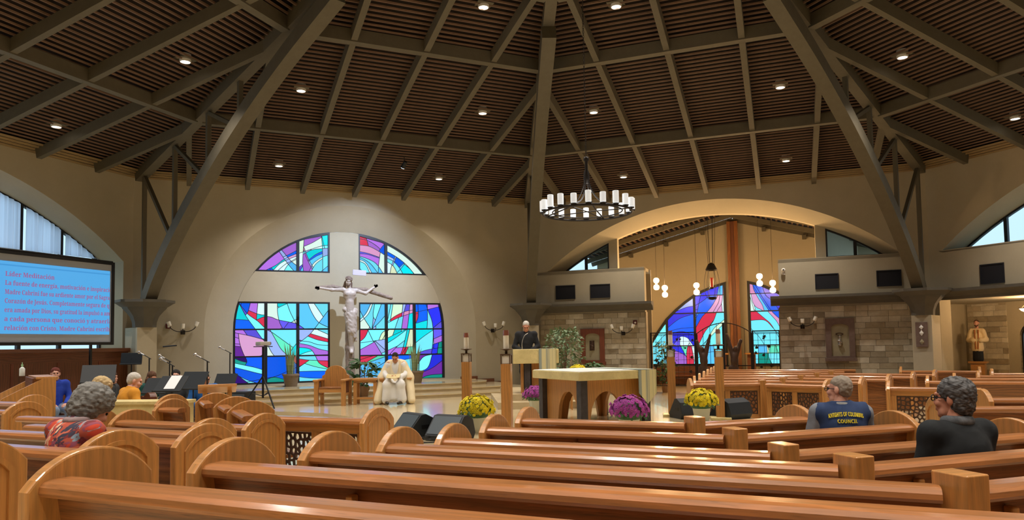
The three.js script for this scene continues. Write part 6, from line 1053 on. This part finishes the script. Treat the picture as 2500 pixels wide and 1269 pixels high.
// ---------------------------------------------------------------- chapel furnishings
{
  const warm = std({ color: 0xffffff, emissive: 0xffdfae, emissiveIntensity: 7, roughness: 0.5 });
  for (const [s, y, nm] of [[-2.13, 3.84, 'far left'], [-1.83, 3.56, 'second from the left'], [-0.72, 3.6, 'beside the red lamp'], [1.4, 3.82, 'right of the wooden post'], [1.82, 3.57, 'far right']]) {
    const t = thing('pendant_light', `double white globe pendant in the chapel, ${nm}`, 'pendant light', fac(0, s, y, -2.5), facetAngle(0), 'chapel pendants');
    for (const q of [0.125, -0.125]) mk('globe', new RoundedBoxGeometry(0.2, 0.19, 0.2, 5, 0.085).translate(0, q, 0), warm, t);
    mk('collar', cyl(0.05, 0.05, 0.05, 0, 0, 0), brassy, t); mk('cord', rod(v3(0, 0.22, 0), v3(0, 5.9 - y, 0), 0.006), M.iron, t);
    const L = new THREE.PointLight(0xffcf94, 13); L.castShadow = true; L.shadow.radius = 5; L.position.set(0, 0, 0.16); t.add(L);
  }
  const t = thing('sanctuary_lamp', 'hanging wrought sanctuary lamp with a red glass in the chapel arch', 'lamp', fac(0, -0.05, 3.1, -1.0), facetAngle(0));
  mk('red_glass', lathe([[0.03, 0.42], [0.05, 0.44], [0.055, 0.72], [0.045, 0.74], [0, 0.74]], 14), std({ color: 0x7a1a10, emissive: 0xd8401c, emissiveIntensity: 0.5, roughness: 0.3 }), t);
  mk('hub', lathe([[0, 1.25], [0.1, 1.2], [0.2, 1.0], [0.17, 0.98], [0.08, 1.12], [0, 1.14]], 14), M.iron, t);
  for (let k = 0; k < 6; k++) { const a = k * Math.PI / 3, c = Math.cos(a), s = Math.sin(a); mk('rib', tube([[0.17 * c, 1.0, 0.17 * s], [0.24 * c, 0.6, 0.24 * s], [0.22 * c, 0.25, 0.22 * s], [0.12 * c, 0.02, 0.12 * s]], 0.008, 20, 5), M.iron, t); mk('chain', rod(v3(0.1 * c, 1.2, 0.1 * s), v3(0.16 * c, 2.78, 0.16 * s), 0.006), M.iron, t); }
  mk('cup', lathe([[0, 0], [0.1, 0.02], [0.14, 0.1], [0.12, 0.1], [0, 0.05]], 14), M.iron, t); mk('saucer', lathe([[0, 0.36], [0.06, 0.38], [0.08, 0.42], [0, 0.42]], 12), M.iron, t);
  // wrought gate and railings at the chapel opening
  const gate = thing('chapel_gate', 'dark wrought iron chapel gate with a low arched top', 'gate', fac(0, 0.31, 0, -0.5), facetAngle(0));
  const arch = (x) => 1.98 + 0.34 * (1 - (x / 0.86) ** 2);
  mk('arch_bar', tube(Array.from({ length: 13 }, (_, k) => { const x = lerp(-0.86, 0.86, k / 12); return [x, arch(x), 0]; }), 0.016, 40, 6), M.iron, gate);
  for (const x of [-0.86, 0, 0.86]) mk('upright', box(x ? 0.09 : 0.07, arch(x), 0.07, x, arch(x) / 2, 0), M.iron, gate);
  for (const y of [0.1, 0.95]) mk('rail', box(1.7, 0.03, 0.03, 0, y, 0), M.iron, gate);
  for (const x of [-0.64, -0.42, -0.21, 0.21, 0.42, 0.64]) mk('bar', rod(v3(x, 0.1, 0), v3(x, arch(x), 0), 0.008, 6), M.iron, gate);
  // cast bronze figures on the gate leaves
  for (const [s, nm, d] of [[-0.3, 'left', -1], [0.62, 'right', 1]]) {
    const f = thing('bronze_figure', `tall dark bronze winged figure on the ${nm} leaf of the chapel gate`, 'sculpture', fac(0, s, 0, -0.38), facetAngle(0), 'gate figures'); const b = new Field(0.06);
    b.cap([0, 0.05, 0], [0.02 * d, 1.3, 0], 0.14, 0.08).cap([0.02 * d, 1.1, 0], [-0.2 * d, 1.95, 0], 0.1, 0.04).cap([0.0, 1.1, 0.02], [0.22 * d, 1.75, 0], 0.1, 0.05).cap([-0.1, 0.9, 0], [-0.24, 0.3, 0], 0.07, 0.03).ell([0.06 * d, 1.5, 0.06], [0.06, 0.08, 0.06]).cap([0.1, 0.8, 0], [0.18 * d, 0.2, 0], 0.06, 0.05);
    b.bump = (x, y, z) => 0.016 * noise.noise(x * 14, y * 4, z * 14); mk('casting', b.mesh(0.02), M.bronze, f);
  }
  const vine = extrude([[0, 0], [0.05, 0.01], [0.03, 0.04], [0.06, 0.07], [0.02, 0.06], [0, 0.1], [-0.02, 0.06], [-0.06, 0.07], [-0.03, 0.04], [-0.05, 0.01]], 0.008);
  for (const [s0, s1, nm] of [[-2.02, -0.58, 'left of the gate'], [1.2, 2.0, 'right of the gate']]) {
    const r = thing('iron_railing', `wrought iron grid railing with vine leaves ${nm} in the chapel`, 'railing', fac(0, (s0 + s1) / 2, 0, -0.5), facetAngle(0), 'chapel railings'), w = s1 - s0;
    for (const y of [2.04, 1.98, 0.3]) mk('rail', box(w, y > 2 ? 0.035 : 0.02, 0.03, 0, y, 0), M.iron, r);
    for (const x of [-w / 2, w / 2]) mk('upright', box(0.05, 2.06, 0.05, x, 1.03, 0), M.iron, r);
    for (let y = 0.55; y < 1.95; y += 0.2) mk('bar', rod(v3(-w / 2, y, 0), v3(w / 2, y, 0), 0.006, 5), M.iron, r);
    for (let x = -w / 2 + 0.16; x < w / 2 - 0.05; x += 0.18) mk('bar', rod(v3(x, 0.3, 0), v3(x, 1.98, 0), 0.006, 5), M.iron, r);
    for (let k = 0; k < Math.round(w * 11); k++) { const m = mk('leaf', vine, M.iron, r); m.position.set(rr(-w / 2 + 0.08, w / 2 - 0.08), rr(0.8, 1.85), 0.01); m.rotation.z = rr(0, 6); m.scale.setScalar(rr(0.8, 1.3)); }
  }
  for (const [s, nm] of [[0.05, 'left'], [0.62, 'right']]) { const k = thing('chapel_shelf', `small oak shelf with a candle on the ${nm} of the chapel post`, 'shelf', fac(0, s * 1.0, 0, -5.2), facetAngle(0), 'chapel shelves'); mk('board', rbox(0.5, 0.06, 0.3, (s < 0.3 ? -0.2 : 0.3), 1.25, 0), M.oak, k); mk('bracket', box(0.3, 1.2, 0.1, (s < 0.3 ? -0.2 : 0.3), 0.62, -0.05, 1), M.walnut, k); }
  const cb = thing('chapel_bench', 'dark wooden bench under the chapel window', 'bench', fac(0, -1.6, 0, -5.3), facetAngle(0)); mk('bench_back', rbox(2.4, 0.7, 0.06, 0, 0.42, -0.2), M.walnut, cb); mk('bench_seat', rbox(2.4, 0.06, 0.42, 0, 0.42, 0), M.walnut, cb); for (const x of [-1.15, 1.15]) mk('bench_end', rbox(0.06, 0.75, 0.46, x, 0.375, -0.02, 0.01, 1), M.walnut, cb);
  shrub('chapel_shrub', 'dark leafy plant at the left edge of the chapel opening', ...fac(0, -1.75, 0, -1.6), 0.6, 1.75, 320, M.leaf, 0.8, 5, 0.15);
}
// ---------------------------------------------------------------- side aisle
{
  const st = thing('saint_statue', 'painted statue of a bearded saint in a cream surplice on a pedestal', 'statue', fac(1, -7.05, 0, -3.35), facetAngle(1) + Math.PI - 0.45);
  mk('pedestal', [box(0.5, 0.06, 0.5, 0, 0.94, 0), box(0.38, 0.92, 0.38, 0, 0.46, 0)], M.oak, st);
  const y0 = 0.97, c = new Field(0.05); c.cap([0, y0 + 0.08, 0], [0, y0 + 0.55, 0], 0.15, 0.13); c.bump = (x, y, z) => 0.01 * noise.noise(x * 22, y * 2, z * 22); mk('cassock', c.mesh(0.013), blackCloth, st);
  const s = new Field(0.05); s.cap([0, y0 + 0.42, 0], [0, y0 + 0.8, 0], 0.17, 0.14).cap([-0.13, y0 + 0.97, 0], [0.13, y0 + 0.97, 0], 0.07); for (const q of [-1, 1]) s.cap([q * 0.17, y0 + 0.95, 0], [q * 0.22, y0 + 0.68, 0], 0.06, 0.08).cap([q * 0.22, y0 + 0.68, 0], [q * 0.1, y0 + 0.66, -0.14], 0.07, 0.07); s.bump = (x, y, z) => 0.008 * noise.noise(x * 20, y * 4, z * 20); mk('surplice', s.mesh(0.012), std({ map: rep(mottle([226, 204, 160], 8, 5, 140), 2, 2), roughness: 0.7 }), st);
  const H = new THREE.Matrix4().makeTranslation(0, y0 + 1.2, -0.01).scale(v3(0.88, 0.88, 0.88)); mk('body', HEAD.clone().applyMatrix4(H), SKIN.fair, st); mk('hair', hairField('short', 0.003).mesh(0.008).applyMatrix4(H), hairBrown, st); mk('beard', new Field(0.02).cap([-0.035, -0.075, -0.06], [0.035, -0.075, -0.06], 0.028).cap([0, -0.09, -0.075], [0, -0.14, -0.075], 0.03, 0.018).mesh(0.008).applyMatrix4(H), hairBrown, st);
  mk('stole', new Field(0.02).cap([-0.05, y0 + 0.98, -0.11], [-0.03, y0 + 0.4, -0.17], 0.022).cap([0.05, y0 + 0.98, -0.11], [0.03, y0 + 0.4, -0.17], 0.022).mesh(0.009), std({ color: 0xa8662c, roughness: 0.6 }), st);
  const warm = std({ color: 0xffffff, emissive: 0xffdcae, emissiveIntensity: 5, roughness: 0.5 });
  for (const [sx, nm] of [[-4.35, 'at the right edge'], [-0.8, 'beyond the right edge']]) {
    const t = thing('bowl_pendant', `warm glass bowl pendant lamp in the side aisle ${nm}`, 'pendant light', fac(1, sx, 2.35, -1.7), facetAngle(1), 'side aisle pendants');
    mk('bowl', lathe([[0, 0], [0.15, 0.02], [0.3, 0.09], [0.36, 0.16], [0.34, 0.16], [0.28, 0.1], [0, 0.04]], 28), warm, t); mk('rim', new THREE.TorusGeometry(0.355, 0.014, 6, 36).rotateX(Math.PI / 2).translate(0, 0.16, 0), brassy, t);
    for (let k = 0; k < 3; k++) { const a = k * 2.09; mk('arm', rod(v3(0.34 * Math.cos(a), 0.16, 0.34 * Math.sin(a)), v3(0, 0.46, 0), 0.008), brassy, t); }
    const L = new THREE.PointLight(0xffcf98, 12); L.castShadow = true; L.shadow.radius = 8; L.position.set(0, 0.3, 0); t.add(L);
  }
  const cr = thing('wall_bracket', 'small bronze wall bracket on the lit side aisle wall', 'bracket', fac(1, -7.8, 2.3, -1.6), facetAngle(1)); mk('plate', box(0.02, 0.24, 0.08, 0, 0, 0), M.bronze, cr); mk('arm', rod(v3(0, 0.04, 0), v3(0.3, -0.12, 0.0), 0.016), M.bronze, cr);
}
// ---------------------------------------------------------------- choir corner
{
  const lw = thing('marble_wall', 'low pale marble font wall in front of the guitarist', 'low wall', [-5.5, 0.06, 10.75], 0.1); mk('body', rbox(1.4, 0.9, 0.35, 0, 0.45, 0), M.marble, lw); mk('coping', rbox(1.45, 0.05, 0.4, 0, 0.92, 0), M.marble, lw);
  const org = thing('organ_console', 'oak organ console with sloping sides at the left edge', 'organ', [-8.75, 0, 12.9], 0.9); org.scale.setScalar(1.08);
  const side = [[-0.4, 0], [0.4, 0], [0.4, 0.8], [0.3, 0.9], [-0.25, 1.2], [-0.4, 1.2]];
  for (const x of [-0.65, 0.65]) mk('side_panel', uvm(extrude(side, 0.05, 0.004).rotateY(-Math.PI / 2).translate(x, 0, 0), 1), M.oak, org);
  mk('top', rbox(1.3, 0.04, 0.3, 0, 1.2, -0.28), M.oak, org); mk('music_desk', rbox(1.2, 0.4, 0.03, 0, 1.0, -0.1), M.walnut, org); mk('keyboard', rbox(1.2, 0.06, 0.3, 0, 0.78, 0.12), M.white, org); mk('knee_board', box(1.25, 0.7, 0.04, 0, 0.38, -0.2), M.oakDark, org);
  const bt = thing('sanitizer_bottle', 'clear pump bottle with a green cap on the organ console', 'bottle', [-8.88, 1.32, 13.08]); mk('bottle', lathe([[0, 0], [0.045, 0], [0.045, 0.13], [0.018, 0.16], [0, 0.16]], 14), std({ color: 0xdfe6e4, roughness: 0.25 }), bt); mk('pump', [cyl(0.012, 0.02, 0.05, 0, 0.18, 0), cyl(0.006, 0.006, 0.05, 0, 0.22, 0)], std({ color: 0xa9d8ae, roughness: 0.5 }), bt);
  const bench = thing('organ_bench', 'black organ bench in front of the console', 'bench', [-7.75, 0, 12.3], 0.9); mk('seat', rbox(0.9, 0.06, 0.34, 0, 0.6, 0), M.blackPlastic, bench); for (const x of [-0.4, 0.4]) mk('leg', box(0.05, 0.58, 0.3, x, 0.29, 0, 1), M.blackPlastic, bench);
  // cantor stand
  const cs = thing('cantor_stand', 'light oak cantor stand with a sloping top behind the pews', 'lectern', [-5.15, 0, 12.6], Math.PI - 0.4);
  mk('slope', rbox(0.62, 0.05, 0.46, 0, 0, 0).rotateX(0.28).translate(0, 1.06, 0), M.oak, cs); for (const x of [-0.2, 0.2]) for (const z of [-0.1, 0.1]) mk('leg', box(0.07, 1.02, 0.05, x, 0.51, z, 1), M.oak, cs); mk('base', rbox(0.5, 0.06, 0.4, 0, 0.03, 0), M.oak, cs);
  // music stands
  const ms = (x, Z, turn, y, w, h, tilt, label, paper) => {
    const t = thing('music_stand', label, 'music stand', [x, 0, Z], turn, 'black music stands'); mk('desk', rbox(w, h, 0.015, 0, 0, 0, 0.005).rotateX(tilt).translate(0, y, 0), M.blackPlastic, t); mk('lip', rbox(w, 0.03, 0.05, 0, y - h / 2 * Math.cos(tilt), h / 2 * -Math.sin(tilt) + 0.02), M.blackPlastic, t);
    mk('pole', rod(v3(0, 0.05, 0), v3(0, y, 0), 0.012), M.blackMetal, t); for (let k = 0; k < 3; k++) { const a = k * 2.09; mk('foot', rod(v3(0, 0.16, 0), v3(0.24 * Math.cos(a), 0.01, 0.24 * Math.sin(a)), 0.009), M.blackMetal, t); }
    if (paper) { const p = thing('sheet_music', 'white sheet of music on the front music stand', 'paper', [x, y, Z], turn); mk('sheet', box(0.22, 0.3, 0.003, 0.03, 0.02, 0.014).rotateX(tilt), M.paper, p); }
  };
  ms(-5.95, 12.6, 0.25, 1.16, 0.55, 0.34, -0.75, 'black music stand with a white sheet beside the cantor stand', true);
  ms(-7.45, 13.0, -0.35, 1.34, 0.55, 0.36, -0.55, 'black music stand above the blonde woman');
  ms(-8.55, 16.2, 0.15, 1.57, 0.52, 0.25, -0.1, 'tall dark music stand left of the microphones');
  ms(-5.9, 13.35, 0.3, 1.18, 0.55, 0.36, -0.55, 'black music stand in front of the man in the blue shirt');
  ms(-6.5, 13.2, 0.2, 1.1, 0.5, 0.32, -0.6, 'black music stand before the woman with long dark hair');
  ms(-6.2, 15.6, 0.2, 1.08, 0.5, 0.3, -0.5, 'black music stand behind the cantor stand');
  const mic = (x, Z, h, label, tall) => { const t = thing('microphone_stand', label, 'microphone', [x, 0, Z], 0.4, 'microphone stands'); mk('pole', rod(v3(0, 0.02, 0), v3(0, h, 0), 0.013), M.blackMetal, t); mk('base', cyl(0.14, 0.13, 0.03, 0, 0.015, 0), M.blackMetal, t); mk('boom', rod(v3(0.05, h - 0.02, 0), v3(-0.24, h + 0.1, 0), 0.009), M.blackMetal, t); mk('capsule', [sph(0.035, -0.3, h + 0.125, 0, 12), rod(v3(-0.29, h + 0.12, 0), v3(-0.14, h + 0.06, 0), 0.018)], M.silver, t); if (tall) mk('stereo_bar', rod(v3(-0.2, h + 0.32, 0), v3(0.2, h + 0.34, 0), 0.015), M.blackMetal, t); };
  mic(-7.8, 15.5, 1.58, 'microphone on a straight stand beside the pilaster'); mic(-7.6, 16.0, 1.5, 'tall microphone stand with a crossbar near the wall', true); mic(-6.5, 13.8, 1.45, 'microphone stand before the woman in jeans'); mic(-5.75, 13.6, 1.52, 'microphone stand before the man in the blue shirt'); mic(-6.5, 16.6, 1.66, 'microphone stand beside the left leaded window');
  const pj = thing('projector_stand', 'black tripod stand in front of the left leaded window', 'stand', [-6.05, 0.3, 17.5], 0.3); mk('pole', rod(v3(0, 0.25, 0), v3(0, 1.48, 0), 0.026), M.blackMetal, pj); for (let k = 0; k < 3; k++) { const a = k * 2.09 + 0.4; mk('leg', rod(v3(0, 0.78, 0), v3(0.5 * Math.cos(a), 0.02, 0.5 * Math.sin(a)), 0.018), M.blackMetal, pj); mk('strut', rod(v3(0, 0.3, 0), v3(0.27 * Math.cos(a), 0.38, 0.27 * Math.sin(a)), 0.01), M.blackMetal, pj); } mk('tray', rbox(0.34, 0.02, 0.3, 0, 1.49, 0), M.blackMetal, pj);
  const pr = thing('video_projector', 'grey video projector on the tripod stand', 'projector', [-6.05, 1.8, 17.5], 0.9); mk('case', rbox(0.34, 0.1, 0.26, 0, 0.06, 0, 0.02), std({ color: 0xb8b4ac, roughness: 0.5 }), pr); mk('lens', cyl(0.035, 0.035, 0.06, 0, 0, 0).rotateX(Math.PI / 2).translate(0.05, 0.065, -0.14), M.blackMetal, pr);
  const ampl = thing('amplifier', 'black amplifier box with a metal panel behind the pews', 'amplifier', [-6.76, 0.3, 18.0], 0.35); mk('box', rbox(0.58, 0.34, 0.36, 0, 0.22, 0, 0.015), M.blackPlastic, ampl); mk('panel', rbox(0.42, 0.22, 0.01, 0.04, 0.22, 0.185, 0.004), M.greyPlastic, ampl); mk('stand', box(0.4, 0.05, 0.25, 0, 0.025, 0), M.blackMetal, ampl);
  // guitar, bow, phone
  const gt = thing('acoustic_guitar', 'acoustic guitar with a pale top held by the man in the mustard shirt', 'guitar', [-6.02, 0.86, 11.95], 0.75); gt.rotation.z = 0.15;
  const gs = [[0, -0.22], [0.13, -0.21], [0.19, -0.1], [0.15, 0.02], [0.12, 0.08], [0.14, 0.17], [0.08, 0.24], [0, 0.25]]; const full = new THREE.CatmullRomCurve3([...gs, ...gs.slice(1, -1).reverse().map(([x, y]) => [-x, y])].map(([x, y]) => v3(x, y, 0)), true).getPoints(48).map((p) => [p.x, p.y]);
  const rotG = (g) => g.rotateZ(Math.PI / 2 - 0.1); mk('body', rotG(extrude(full, 0.1).translate(0, 0, -0.05)), std({ color: 0x5a3222, roughness: 0.35 }), gt); mk('soundboard', rotG(extrude(full, 0.006).translate(0, 0, -0.058)), M.fascia, gt); mk('neck', rotG(rbox(0.05, 0.5, 0.025, 0, 0.5, -0.05, 0.008, 1)), M.walnut, gt); mk('headstock', rotG(rbox(0.07, 0.16, 0.02, 0, 0.82, -0.05)), M.walnut, gt);
  const bow = thing('violin_bow', 'thin violin bow held upright by the man in blue', 'bow', [-5.9, 0.6, 13.85]); mk('stick', rod(v3(-0.12, -0.1, 0), v3(0.12, 0.62, 0.05), 0.006), frameWood, bow); mk('bow_hair', rod(v3(-0.1, -0.08, 0.01), v3(0.135, 0.6, 0.055), 0.003), M.white, bow);
  const ph = thing('phone', 'dark phone in the hand of the blonde woman', 'phone', [-4.62, 0.84, 8.75], 1.25); mk('case', rbox(0.075, 0.15, 0.01, 0, 0, 0, 0.004).rotateX(-0.9), M.blackPlastic, ph);
  for (const [x, Z, tn_, nm] of [[-9.8, 15.5, 2.3, 'the woman in the blue cardigan'], [-8.2, 14.6, 1.5, 'the person with frizzy brown hair'], [-7.55, 15.0, 2.2, 'the woman with long dark hair'], [-6.65, 14.3, 2.75, 'the woman in jeans'], [-6.0, 14.1, 2.6, 'the man in blue'], [-6.35, 11.6, 0.75, 'the guitarist'], [-5.15, 8.6, 1.25, 'the blonde woman']]) {
    const c = thing('choir_chair', `simple dark chair under ${nm}`, 'chair', [x, 0, Z], tn_, 'choir chairs'); mk('seat', rbox(0.44, 0.04, 0.42, 0, 0.4, -0.04), M.walnut, c); mk('backrest', rbox(0.42, 0.32, 0.03, 0, 0.72, 0.21), M.walnut, c); for (const [a, b] of [[-1, -1], [1, -1], [-1, 1], [1, 1]]) mk('leg', rod(v3(a * 0.19, 0, b * 0.19), v3(a * 0.19, b > 0 ? 0.85 : 0.4, b * 0.19), 0.012), M.blackMetal, c);
  }
}
renderer.render(scene, camera);
